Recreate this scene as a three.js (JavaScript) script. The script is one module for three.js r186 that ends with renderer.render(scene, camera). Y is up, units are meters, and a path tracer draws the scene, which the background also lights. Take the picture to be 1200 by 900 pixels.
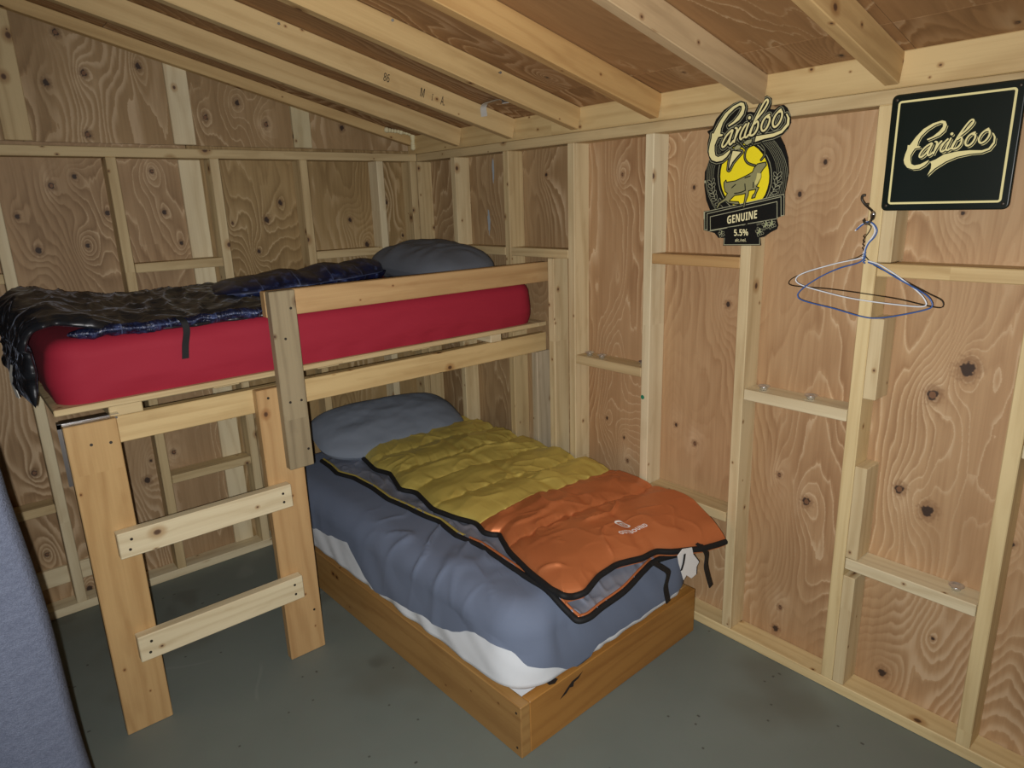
import * as THREE from 'three';
import { mergeGeometries } from 'three/addons/utils/BufferGeometryUtils.js';

// ---------------------------------------------------------------- camera, light, exposure
const scene = new THREE.Scene();
scene.background = new THREE.Color(0x000000);
const EYE = new THREE.Vector3(-2.0526, 1.6375, 3.1779);
const RIGHT = new THREE.Vector3(0.761453, -0.031023, 0.647477), UPV = new THREE.Vector3(0.190951, 0.965267, -0.178315), FWD = new THREE.Vector3(0.619457, -0.259415, -0.740930);
const camera = new THREE.PerspectiveCamera(59.27, 4 / 3, 0.05, 50);
camera.position.copy(EYE);
camera.up.copy(UPV);
camera.lookAt(EYE.clone().add(FWD));
scene.add(camera);
const renderer = new THREE.WebGLRenderer({ antialias: true });
renderer.toneMapping = THREE.LinearToneMapping;
renderer.toneMappingExposure = 1.0;
renderer.shadowMap.enabled = true;
// the phone's own flash, just left of and below its lens: the only light in the cabin
const flash = new THREE.SpotLight(0xfcfaf8, 15.2, 0, 1.2, 1.0, 2);
flash.name = 'phone_flash';
flash.position.copy(EYE).addScaledVector(RIGHT, -0.026).addScaledVector(UPV, -0.016).addScaledVector(FWD, 0.004);
flash.target.position.copy(EYE).addScaledVector(FWD, 3);
flash.castShadow = true; flash.shadow.radius = 0.25; flash.shadow.mapSize.set(2048, 2048); flash.shadow.bias = -0.0005;
flash.shadow.camera.near = 0.1; flash.shadow.camera.far = 10;
scene.add(flash, flash.target);

// ---------------------------------------------------------------- small tools
let seedState = 20240611;
function rnd() { seedState = (seedState * 1664525 + 1013904223) >>> 0; return seedState / 4294967296; }
function hash(x, y) { let h = Math.imul(x | 0, 374761393) ^ Math.imul(y | 0, 668265263); h = Math.imul(h ^ (h >>> 13), 1274126177); return ((h ^ (h >>> 16)) >>> 0) / 4294967296; }
function noise(x, y) {
  const xi = Math.floor(x), yi = Math.floor(y); let fx = x - xi, fy = y - yi;
  fx = fx * fx * (3 - 2 * fx); fy = fy * fy * (3 - 2 * fy);
  const a = hash(xi, yi), b = hash(xi + 1, yi), c = hash(xi, yi + 1), d = hash(xi + 1, yi + 1);
  return (a + (b - a) * fx + (c - a) * fy + (a - b - c + d) * fx * fy) * 2 - 1;
}
function fbm(x, y, o = 3) { let s = 0, a = 0.5; for (let i = 0; i < o; i++) { s += a * noise(x, y); x = x * 2.03 + 17.1; y = y * 2.03 - 9.7; a *= 0.5; } return s; }
const clamp = (v, a = 0, b = 1) => Math.max(a, Math.min(b, v));
const sstep = (a, b, v) => { const t = clamp((v - a) / (b - a)); return t * t * (3 - 2 * t); };
const lerp = (a, b, t) => a + (b - a) * t;
const mix3 = (a, b, t) => [lerp(a[0], b[0], t), lerp(a[1], b[1], t), lerp(a[2], b[2], t)];
function dataTex(w, h, fn, srgb = true, wrap = true) {
  const d = new Uint8Array(w * h * 4);
  for (let j = 0; j < h; j++) for (let i = 0; i < w; i++) {
    const c = fn(i, j), k = (j * w + i) * 4;
    d[k] = clamp(c[0], 0, 255); d[k + 1] = clamp(c[1], 0, 255); d[k + 2] = clamp(c[2], 0, 255); d[k + 3] = 255;
  }
  const t = new THREE.DataTexture(d, w, h, THREE.RGBAFormat);
  if (srgb) t.colorSpace = THREE.SRGBColorSpace;
  t.magFilter = THREE.LinearFilter; t.minFilter = THREE.LinearFilter;
  if (wrap) { t.wrapS = t.wrapT = THREE.RepeatWrapping; }
  t.needsUpdate = true;
  return t;
}
const used = {};
function numbered(n) { const c = used[n] || 0; used[n] = c + 1; return c ? n + '_' + String(c).padStart(3, '0') : n; }
function shade(o) { o.castShadow = true; o.receiveShadow = true; return o; }
function thing(name, label, category, pos = [0, 0, 0], group) {
  const o = new THREE.Group(); o.name = numbered(name); o.position.set(...pos); o.userData = { label, category };
  if (group) o.userData.group = group;
  scene.add(o); return o;
}
function setting(name, label) {
  const o = new THREE.Group(); o.name = name; o.userData = { kind: 'structure', label }; scene.add(o); return o;
}
function part(parent, name, geo, mat, pos, label) {
  const m = shade(new THREE.Mesh(geo, mat)); m.name = name; if (pos) m.position.set(...pos);
  if (label) m.userData.label = label;
  parent.add(m); return m;
}
function soloThing(name, geo, mat, label, category, pos, group) {
  const m = shade(new THREE.Mesh(geo, mat)); m.name = numbered(name); if (pos) m.position.set(...pos);
  m.userData = { label, category }; if (group) m.userData.group = group;
  scene.add(m); return m;
}
// a sawn board with eased edges; u runs along its length (axis 0, 1 or 2), in metres
function boardGeo(size, axis, c = 0.0025, tl = 3.0, tw = 0.36) {
  const h = size.map(v => v / 2), P = [], N = [], UV = [], I = [];
  const uo = rnd(), vo = rnd();
  const oth = [0, 1, 2].filter(k => k !== axis);
  function vert(p, n, f) {
    P.push(...p); N.push(...n);
    const ax = oth[0] === f ? oth[1] : oth[0];
    if (f === axis) UV.push(uo + (p[oth[0]] * 0.25) / tl, vo + p[oth[1]] / tw + 0.37);
    else UV.push(uo + p[axis] / tl, vo + p[ax] / tw + f * 0.31);
    return P.length / 3 - 1;
  }
  function quad(a, b, cc, d, n, f) {
    const i = [a, b, cc, d].map(p => vert(p, n, f));
    const e1 = [0, 1, 2].map(k => b[k] - a[k]), e2 = [0, 1, 2].map(k => cc[k] - a[k]);
    const cr = [e1[1] * e2[2] - e1[2] * e2[1], e1[2] * e2[0] - e1[0] * e2[2], e1[0] * e2[1] - e1[1] * e2[0]];
    if (cr[0] * n[0] + cr[1] * n[1] + cr[2] * n[2] > 0) I.push(i[0], i[1], i[2], i[0], i[2], i[3]); else I.push(i[0], i[2], i[1], i[0], i[3], i[2]);
  }
  const pt = (f, s, a, va, b, vb, inF) => { const p = [0, 0, 0]; p[f] = s * (h[f] - inF); p[a] = va; p[b] = vb; return p; };
  for (let f = 0; f < 3; f++) for (const s of [-1, 1]) {
    const a = (f + 1) % 3, b = (f + 2) % 3, n = [0, 0, 0]; n[f] = s;
    quad(pt(f, s, a, -h[a] + c, b, -h[b] + c, 0), pt(f, s, a, h[a] - c, b, -h[b] + c, 0), pt(f, s, a, h[a] - c, b, h[b] - c, 0), pt(f, s, a, -h[a] + c, b, h[b] - c, 0), n, f);
  }
  const r = Math.SQRT1_2;
  for (let e = 0; e < 3; e++) { // edges parallel to axis e
    const a = (e + 1) % 3, b = (e + 2) % 3;
    for (const sa of [-1, 1]) for (const sb of [-1, 1]) {
      const n = [0, 0, 0]; n[a] = sa * r; n[b] = sb * r;
      const mk = (ve, oa, ob) => { const p = [0, 0, 0]; p[e] = ve; p[a] = sa * (h[a] - oa); p[b] = sb * (h[b] - ob); return p; };
      quad(mk(-h[e] + c, 0, c), mk(h[e] - c, 0, c), mk(h[e] - c, c, 0), mk(-h[e] + c, c, 0), n, a === axis ? b : a);
    }
  }
  for (const sx of [-1, 1]) for (const sy of [-1, 1]) for (const sz of [-1, 1]) {
    const n = [sx, sy, sz].map(v => v / Math.sqrt(3));
    const a = [sx * h[0], sy * (h[1] - c), sz * (h[2] - c)], b = [sx * (h[0] - c), sy * h[1], sz * (h[2] - c)], d = [sx * (h[0] - c), sy * (h[1] - c), sz * h[2]];
    const i = [a, b, d].map(p => vert(p, n, axis));
    if (sx * sy * sz > 0) I.push(i[0], i[1], i[2]); else I.push(i[0], i[2], i[1]);
  }
  const g = new THREE.BufferGeometry();
  g.setAttribute('position', new THREE.Float32BufferAttribute(P, 3)); g.setAttribute('normal', new THREE.Float32BufferAttribute(N, 3)); g.setAttribute('uv', new THREE.Float32BufferAttribute(UV, 2));
  g.setIndex(I); return g;
}
// board from its two opposite corners
function board(parent, name, a, b, axis, mat, label) {
  const size = [0, 1, 2].map(k => Math.abs(b[k] - a[k])), mid = [0, 1, 2].map(k => (a[k] + b[k]) / 2);
  return part(parent, name, boardGeo(size, axis), mat, mid, label);
}
// grid of points -> smooth mesh; fn(i, j) gives [x, y, z], uv in metres through uvf
function gridGeo(nu, nv, fn, uvf, wrapU = false) {
  const P = [], UV = [], I = [], cu = wrapU ? nu : nu + 1;
  for (let j = 0; j <= nv; j++) for (let i = 0; i < cu; i++) { P.push(...fn(i / nu, j / nv)); const q = uvf(i / nu, j / nv); UV.push(q[0], q[1]); }
  for (let j = 0; j < nv; j++) for (let i = 0; i < nu; i++) {
    const a = j * cu + i, b = j * cu + (i + 1) % cu, c = a + cu, d = b + cu;
    I.push(a, c, b, b, c, d);
  }
  const g = new THREE.BufferGeometry();
  g.setAttribute('position', new THREE.Float32BufferAttribute(P, 3)); g.setAttribute('uv', new THREE.Float32BufferAttribute(UV, 2));
  g.setIndex(I); g.computeVertexNormals(); return g;
}
function tube(pts, r, closed = false, seg = 0, rs = 8) {
  const c = new THREE.CatmullRomCurve3(pts.map(p => new THREE.Vector3(...p)), closed, 'centripetal');
  return new THREE.TubeGeometry(c, seg || pts.length * 6, r, rs, closed);
}
// a soft flat strap along points; side is its width direction
function strapGeo(pts, w, th, side = [1, 0, 0]) {
  const c = new THREE.CatmullRomCurve3(pts.map(p => new THREE.Vector3(...p)), false, 'centripetal');
  const n = 24, S = new THREE.Vector3(...side).normalize(), P = [], I = [];
  for (let i = 0; i <= n; i++) {
    const p = c.getPoint(i / n), t = c.getTangent(i / n), nn = new THREE.Vector3().crossVectors(S, t).normalize();
    for (const [a, b] of [[-1, -1], [1, -1], [1, 1], [-1, 1]]) { const q = p.clone().addScaledVector(S, a * w / 2).addScaledVector(nn, b * th / 2); P.push(q.x, q.y, q.z); }
  }
  for (let i = 0; i < n; i++) for (let k = 0; k < 4; k++) { const a = i * 4 + k, b = i * 4 + (k + 1) % 4; I.push(a, b, a + 4, b, b + 4, a + 4); }
  I.push(0, 2, 1, 0, 3, 2); const e = n * 4; I.push(e, e + 1, e + 2, e, e + 2, e + 3);
  let g = new THREE.BufferGeometry(); g.setAttribute('position', new THREE.Float32BufferAttribute(P, 3)); g.setIndex(I); g = g.toNonIndexed(); g.computeVertexNormals(); return g;
}
const TR = {
  alc: [[110.0,446.0],[152.0,445.0],[110.0,436.0]],
  antlerPale: [[[87.0,150.0],[100.0,140.0],[114.0,144.0],[111.0,154.0],[94.0,157.0]],[[120.0,136.0],[135.0,128.0],[153.0,127.0],[150.0,138.0],[134.0,145.0]]],
  antlers: [[[167.0,208.0],[145.0,203.0],[130.0,188.0],[128.0,171.0],[135.0,151.0],[154.0,144.0],[183.0,141.0]],[[96.0,134.0],[114.0,147.0],[135.0,148.0]],[[187.0,192.0],[199.0,181.0],[197.0,159.0],[184.0,146.0]],[[110.0,135.0],[128.0,153.0]],[[120.0,127.0],[141.0,146.0]],[[140.0,123.0],[154.0,143.0]]],
  bagFoot: [[-0.777,0.495,1.883],[-0.727,0.485,1.902],[-0.629,0.48,1.869],[-0.534,0.475,1.861],[-0.43,0.465,1.883],[-0.356,0.465,1.882],[-0.295,0.46,1.911],[-0.173,0.455,1.948],[-0.055,0.455,1.965]],
  bagL: [[-0.64,0.505,0.191],[-0.646,0.505,0.322],[-0.692,0.505,0.556],[-0.667,0.505,0.653],[-0.728,0.505,0.844],[-0.692,0.505,0.904],[-0.734,0.505,1.094],[-0.712,0.505,1.221],[-0.682,0.505,1.31],[-0.714,0.505,1.402],[-0.674,0.505,1.431],[-0.733,0.505,1.558],[-0.767,0.505,1.697],[-0.793,0.505,1.832],[-0.789,0.505,1.894]],
  bagR: [[-0.02,0.556,0.306],[-0.02,0.528,0.599],[-0.02,0.522,0.83],[-0.02,0.535,1.063],[-0.02,0.525,1.307],[-0.02,0.516,1.438],[-0.02,0.529,1.556],[-0.02,0.525,1.707],[-0.02,0.5,1.815],[-0.02,0.468,1.902],[-0.02,0.448,1.953]],
  banner: [[11.0,365.0],[250.0,320.0],[254.0,372.0],[14.0,410.0]],
  banner2: [[-2.0,355.0],[262.0,306.0],[267.0,367.0],[1.0,415.0]],
  banner3: [[-12.0,349.0],[271.0,299.0],[276.0,362.0],[-9.0,409.0]],
  base: [[79.0,400.0],[184.0,388.0],[199.0,432.0],[200.0,453.0],[69.0,457.0],[70.0,435.0]],
  chest: [[176.0,231.0],[190.0,233.0],[190.0,246.0],[180.0,263.0],[171.0,268.0],[169.0,260.0],[174.0,247.0]],
  cutout: [[-16.0,89.0],[4.0,82.0],[17.0,54.0],[45.0,29.0],[79.0,13.0],[102.0,8.0],[122.0,15.0],[130.0,29.0],[129.0,45.0],[141.0,45.0],[154.0,49.0],[166.0,28.0],[180.0,9.0],[193.0,5.0],[209.0,14.0],[210.0,31.0],[206.0,45.0],[222.0,48.0],[235.0,39.0],[250.0,38.0],[262.0,48.0],[274.0,70.0],[276.0,92.0],[267.0,112.0],[245.0,129.0],[261.0,155.0],[275.0,192.0],[281.0,236.0],[278.0,260.0],[273.0,293.0],[277.0,362.0],[260.0,367.0],[251.0,373.0],[258.0,393.0],[254.0,405.0],[235.0,414.0],[213.0,429.0],[200.0,431.0],[204.0,456.0],[66.0,460.0],[67.0,435.0],[47.0,435.0],[31.0,419.0],[-13.0,410.0],[-16.0,347.0],[9.0,344.0],[-8.0,310.0],[-18.0,263.0],[-18.0,217.0],[-12.0,206.0],[-2.0,177.0],[-12.0,152.0],[-12.0,125.0],[-6.0,101.0]],
  deer: [[58.0,255.0],[65.0,248.0],[67.0,255.0],[100.0,252.0],[127.0,242.0],[147.0,234.0],[160.0,227.0],[165.0,215.0],[175.0,204.0],[187.0,202.0],[203.0,200.0],[206.0,209.0],[195.0,221.0],[189.0,230.0],[190.0,245.0],[182.0,262.0],[176.0,273.0],[185.0,276.0],[177.0,293.0],[173.0,306.0],[162.0,308.0],[165.0,299.0],[172.0,293.0],[175.0,280.0],[150.0,284.0],[149.0,298.0],[142.0,316.0],[138.0,337.0],[133.0,335.0],[137.0,313.0],[139.0,292.0],[124.0,295.0],[100.0,297.0],[86.0,309.0],[80.0,316.0],[115.0,318.0],[119.0,326.0],[108.0,326.0],[78.0,321.0],[69.0,314.0],[48.0,323.0],[38.0,338.0],[32.0,338.0],[40.0,320.0],[65.0,305.0],[73.0,290.0],[64.0,284.0],[59.0,269.0]],
  deerLines: [[[88.0,273.0],[101.0,263.0]],[[134.0,244.0],[152.0,239.0]],[[99.0,291.0],[120.0,290.0],[137.0,283.0]],[[135.0,263.0],[138.0,283.0]],[[165.0,259.0],[165.0,275.0]]],
  dot: [155.0,117.0],
  genuine: [[76.0,389.0],[186.0,370.0],[75.0,363.0]],
  hangBlue: [[-0.045,1.46,2.346],[-0.045,1.478,2.347],[-0.045,1.496,2.353],[-0.045,1.514,2.367],[-0.045,1.532,2.372],[-0.045,1.549,2.361],[-0.045,1.555,2.348],[-0.045,1.548,2.333],[-0.045,1.533,2.316]],
  hangBlueBody: [[-0.045,1.458,2.348],[-0.045,1.444,2.335],[-0.045,1.423,2.278],[-0.045,1.394,2.223],[-0.045,1.354,2.171],[-0.045,1.335,2.159],[-0.045,1.325,2.166],[-0.045,1.304,2.279],[-0.045,1.291,2.346],[-0.045,1.288,2.382],[-0.045,1.295,2.424],[-0.045,1.329,2.526],[-0.045,1.336,2.533],[-0.045,1.351,2.528],[-0.045,1.364,2.515],[-0.045,1.405,2.437],[-0.045,1.438,2.375],[-0.045,1.444,2.357]],
  hangDark: [[-0.03,1.495,2.333],[-0.03,1.506,2.333],[-0.03,1.529,2.346],[-0.03,1.542,2.349],[-0.03,1.55,2.336],[-0.03,1.557,2.33],[-0.03,1.564,2.328]],
  hangDarkBody: [[-0.03,1.463,2.333],[-0.03,1.453,2.316],[-0.03,1.424,2.228],[-0.03,1.393,2.148],[-0.03,1.379,2.125],[-0.03,1.368,2.119],[-0.03,1.363,2.126],[-0.03,1.359,2.258],[-0.03,1.346,2.438],[-0.03,1.333,2.521],[-0.03,1.332,2.55],[-0.03,1.336,2.554],[-0.03,1.349,2.551],[-0.03,1.366,2.517],[-0.03,1.406,2.432],[-0.03,1.438,2.364],[-0.03,1.461,2.34]],
  hangWhite: [[-0.038,1.462,2.34],[-0.038,1.478,2.342],[-0.038,1.496,2.348],[-0.038,1.516,2.36],[-0.038,1.531,2.364],[-0.038,1.549,2.354],[-0.038,1.555,2.34],[-0.038,1.547,2.326],[-0.038,1.53,2.31]],
  hangWhiteBody: [[-0.038,1.457,2.339],[-0.038,1.452,2.326],[-0.038,1.433,2.255],[-0.038,1.394,2.154],[-0.038,1.381,2.146],[-0.038,1.371,2.154],[-0.038,1.346,2.263],[-0.038,1.337,2.329],[-0.038,1.331,2.443],[-0.038,1.332,2.508],[-0.038,1.337,2.516],[-0.038,1.353,2.509],[-0.038,1.381,2.478],[-0.038,1.438,2.385],[-0.038,1.447,2.354]],
  hook: [[-0.012,1.626,2.318],[-0.014,1.626,2.311],[-0.012,1.616,2.309],[-0.01,1.604,2.316],[-0.012,1.593,2.329],[-0.02,1.584,2.343],[-0.032,1.572,2.353],[-0.045,1.56,2.354],[-0.05,1.55,2.348],[-0.052,1.552,2.341],[-0.05,1.561,2.335]],
  hops: [[217.0,392.0],[236.0,389.0],[196.0,413.0],[57.0,421.0]],
  knB: [[-1.641,1.756],[-1.557,1.791],[-1.771,1.644],[-1.726,1.512],[-1.556,1.521],[-1.464,1.647],[-1.271,1.812],[-1.247,1.643],[-1.197,1.51],[-0.968,1.584],[-0.808,1.593],[-0.732,1.67],[-0.863,1.45],[-0.374,1.576],[-0.288,1.446],[-0.066,1.482],[-0.156,1.66],[-1.9,0.622],[-1.92,0.258],[-1.798,0.043],[-1.37,0.572],[-1.469,0.558],[-1.497,0.47]],
  knG: [[-1.532,2.316],[-1.594,2.134],[-1.462,2.179],[-1.262,2.222],[-1.024,2.038],[-0.879,2.106],[-0.758,2.021],[-1.486,1.951],[-0.375,2.022]],
  knR: [[2.597,1.148],[2.519,1.059],[2.463,0.745],[2.547,0.7],[2.181,0.608],[2.076,0.675],[1.836,1.261],[1.721,0.702],[2.108,0.067],[2.118,0.162],[2.482,0.092],[2.146,1.727],[2.072,1.634],[1.673,1.669],[1.382,0.535],[1.361,0.636],[1.63,0.758],[2.61,0.29],[1.262,0.703],[0.898,1.751],[1.336,1.73],[1.544,1.81],[2.532,1.572],[2.764,0.674]],
  lowFoot: [[-0.779,0.43,1.935],[-0.752,0.425,1.944],[-0.683,0.425,1.936],[-0.563,0.425,1.926],[-0.443,0.43,1.901],[-0.366,0.43,1.89],[-0.271,0.435,1.905],[-0.215,0.44,1.921],[-0.063,0.44,1.953]],
  lowL: [[-0.806,0.47,0.244],[-0.811,0.47,0.346],[-0.825,0.47,0.448],[-0.795,0.47,0.548],[-0.789,0.47,0.711],[-0.8,0.47,0.857],[-0.786,0.47,0.967],[-0.775,0.47,1.101],[-0.762,0.47,1.175],[-0.779,0.47,1.31],[-0.763,0.47,1.432],[-0.772,0.47,1.562],[-0.779,0.47,1.676],[-0.784,0.47,1.842],[-0.817,0.47,1.904],[-0.822,0.47,1.976]],
  oval: [[218.0,243.0],[218.0,262.0],[214.0,281.0],[208.0,298.0],[198.0,313.0],[186.0,325.0],[172.0,334.0],[156.0,340.0],[140.0,342.0],[122.0,340.0],[105.0,333.0],[89.0,323.0],[74.0,310.0],[62.0,294.0],[52.0,275.0],[46.0,255.0],[43.0,235.0],[44.0,215.0],[48.0,195.0],[55.0,178.0],[66.0,163.0],[78.0,152.0],[93.0,144.0],[110.0,139.0],[126.0,139.0],[143.0,142.0],[160.0,149.0],[175.0,159.0],[188.0,172.0],[200.0,188.0],[209.0,205.0],[215.0,224.0]],
  pct: [[105.0,427.0],[158.0,425.0],[103.0,406.0]],
  ring: [[285.0,250.0],[285.0,279.0],[279.0,307.0],[268.0,334.0],[253.0,357.0],[232.0,376.0],[208.0,391.0],[181.0,400.0],[151.0,403.0],[121.0,401.0],[90.0,391.0],[62.0,376.0],[36.0,355.0],[14.0,329.0],[-3.0,300.0],[-15.0,268.0],[-19.0,236.0],[-18.0,203.0],[-10.0,173.0],[4.0,146.0],[23.0,123.0],[46.0,106.0],[73.0,94.0],[101.0,87.0],[131.0,87.0],[160.0,93.0],[188.0,104.0],[214.0,121.0],[236.0,141.0],[255.0,165.0],[270.0,192.0],[280.0,220.0]],
  scriptC: [[53.0,136.0],[58.0,137.0],[71.0,117.0],[87.0,99.0],[108.0,87.0],[129.0,82.0],[137.0,85.0],[141.0,94.0],[138.0,107.0],[127.0,118.0],[112.0,124.0],[100.0,128.0],[98.0,125.0],[112.0,119.0],[125.0,108.0],[132.0,98.0],[132.0,90.0],[125.0,88.0],[113.0,92.0],[97.0,102.0],[83.0,117.0],[78.0,129.0],[77.0,140.0],[85.0,142.0],[84.0,145.0],[72.0,146.0],[67.0,154.0],[63.0,163.0],[64.0,175.0],[67.0,185.0],[75.0,189.0],[89.0,187.0],[101.0,181.0],[109.0,177.0],[108.0,182.0],[100.0,191.0],[88.0,198.0],[72.0,199.0],[58.0,194.0],[50.0,184.0],[47.0,174.0],[49.0,160.0],[53.0,146.0]],
  scriptMap: [[1.3138,-0.0367,-61.2035],[-0.0641,1.4595,-97.9527]],
  scriptStrokes: [[[110.0,136.0],[100.0,141.0],[90.0,152.0],[84.0,164.0],[86.0,170.0],[93.0,168.0],[103.0,157.0],[112.0,137.0]],[[112.0,137.0],[105.0,155.0],[104.0,164.0],[108.0,167.0],[116.0,159.0]],[[119.0,133.0],[125.0,133.0],[122.0,146.0],[118.0,162.0]],[[119.0,157.0],[126.0,141.0],[133.0,133.0]],[[147.0,129.0],[139.0,137.0],[132.0,153.0],[136.0,160.0],[144.0,155.0]],[[154.0,128.0],[147.0,146.0],[145.0,154.0],[150.0,157.0],[156.0,152.0]],[[159.0,153.0],[165.0,133.0],[178.0,110.0],[190.0,91.0],[197.0,86.0],[201.0,91.0],[197.0,99.0],[188.0,110.0],[173.0,123.0]],[[165.0,135.0],[158.0,147.0],[160.0,154.0],[169.0,154.0],[178.0,144.0],[180.0,131.0],[176.0,126.0],[170.0,131.0]],[[206.0,118.0],[196.0,121.0],[188.0,134.0],[188.0,145.0],[194.0,150.0],[203.0,144.0],[209.0,130.0],[207.0,122.0],[203.0,123.0]],[[234.0,112.0],[223.0,118.0],[216.0,132.0],[217.0,141.0],[223.0,146.0],[233.0,139.0],[239.0,126.0],[237.0,115.0],[231.0,116.0]]],
  scriptTail: [[243.0,122.0],[248.0,133.0],[248.0,145.0],[240.0,158.0],[227.0,162.0],[200.0,160.0],[172.0,161.0],[143.0,166.0],[125.0,177.0],[112.0,182.0],[116.0,188.0],[116.0,199.0],[109.0,217.0],[125.0,200.0],[149.0,184.0],[173.0,174.0],[202.0,169.0],[227.0,168.0],[243.0,162.0],[252.0,148.0],[252.0,133.0],[247.0,124.0]],
  spear1: [[85.0,158.0],[115.0,163.0],[99.0,178.0],[85.0,193.0],[74.0,213.0],[76.0,191.0]],
  tail1: [[259.0,65.0],[265.0,77.0],[264.0,93.0],[248.0,110.0],[223.0,117.0],[185.0,119.0],[165.0,120.0],[161.0,137.0],[192.0,130.0],[223.0,127.0],[251.0,118.0],[272.0,97.0],[272.0,78.0],[263.0,64.0]],
  wheat: [[[245.0,247.0],[244.0,270.0],[230.0,295.0],[209.0,320.0]],[[11.0,258.0],[17.0,286.0],[31.0,310.0],[63.0,339.0]]]
};

// ---------------------------------------------------------------- wood
function lumberTex(seed, base, dark, knotN, streak = 1) {
  const W = 1536, H = 184; // 3.0 m x 0.36 m
  let s = seed * 7919 + 13; const r = () => { s = (s * 1664525 + 1013904223) >>> 0; return s / 4294967296; };
  const knots = []; for (let i = 0; i < knotN; i++) knots.push([r() * 3, r() * 0.36, 0.005 + r() * 0.007, r()]);
  for (let i = 0; i < knotN * 3; i++) knots.push([r() * 3, r() * 0.36, 0.002 + r() * 0.0025, r()]);
  const kd = [74, 50, 34];
  return dataTex(W, H, (i, j) => {
    const u = i / W * 3, v = j / H * 0.36;
    // tileable: fold the domain
    const vv = v + 0.004 * noise(u * 1.1 + seed, v * 6);
    let F = vv * 38 + 2.6 * noise(u * 0.8 + seed * 3, vv * 8 + seed) + 0.7 * noise(u * 2.6, vv * 26 + seed) + 0.12 * noise(u * 30, vv * 160);
    let kn = 0, kr = 0;
    for (const k of knots) {
      const du = u - k[0], dv = v - k[1];
      if (Math.abs(du) > 0.16 || Math.abs(dv) > 0.08) continue;
      const d2 = Math.sqrt(du * du * 0.12 + dv * dv), d = Math.sqrt(du * du * 0.6 + dv * dv);
      F += 1.5 * Math.min(1, k[2] / 0.006) * Math.exp(-d2 / 0.012);
      kn = Math.max(kn, 1 - sstep(k[2] * 0.45, k[2], d)); kr = Math.max(kr, 1 - sstep(k[2], k[2] * 2.6, d));
    }
    const ring = Math.pow(0.5 + 0.5 * Math.sin(F * 6.283 * 0.45), 2.5);
    const fib = noise(u * 9 + seed, v * 900) * 0.5 + noise(u * 3, v * 330 + seed) * 0.5;
    const blot = fbm(u * 3.1 + seed, v * 14, 3) + 0.5 * sstep(0.25, 0.5, fbm(u * 7 + seed * 5, v * 20 + 2, 3));
    let c = mix3(base, dark, clamp(0.24 * ring * streak + 0.11 * fib + 0.28 * blot + 0.06, 0, 1));
    c = mix3(c, [dark[0] * 0.85, dark[1] * 0.72, dark[2] * 0.6], kr * 0.45);
    return mix3(c, kd, kn * 0.85);
  });
}
function woodMat(tex, tint = 0xffffff, rough = 0.72) { return new THREE.MeshStandardMaterial({ map: tex, color: tint, roughness: rough }); }
const LT = [
  lumberTex(1, [211, 192, 150], [162, 135, 93], 7), lumberTex(2, [200, 178, 133], [150, 123, 82], 11), lumberTex(3, [219, 205, 169], [177, 155, 116], 5),
  lumberTex(4, [194, 167, 125], [154, 121, 82], 6, 1.1), lumberTex(5, [156, 141, 110], [106, 92, 68], 8, 1.2), lumberTex(6, [190, 176, 148], [138, 122, 97], 9)];
const M = {
  stud: [woodMat(LT[0]), woodMat(LT[1]), woodMat(LT[2]), woodMat(LT[5])],
  pale: woodMat(LT[2], 0xffffff, 0.6), spruce: woodMat(LT[0], 0xfaf0dc, 0.5), honey: woodMat(LT[3], 0xf4e4cc, 0.55), weathered: woodMat(LT[4]), tan: woodMat(LT[1]),
  rafter: [woodMat(LT[0], 0xf6ead6), woodMat(LT[1], 0xfff4e2), woodMat(LT[3], 0xfff6ea)],
  nail: new THREE.MeshStandardMaterial({ color: 0x4a453e, metalness: 0.8, roughness: 0.5 }),
  steel: new THREE.MeshStandardMaterial({ color: 0xc8c8c8, metalness: 1, roughness: 0.28 }),
  black: new THREE.MeshStandardMaterial({ color: 0x0c0c0d, roughness: 0.75 }),
};
const studMat = () => M.stud[Math.floor(rnd() * 3.999)];
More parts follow.
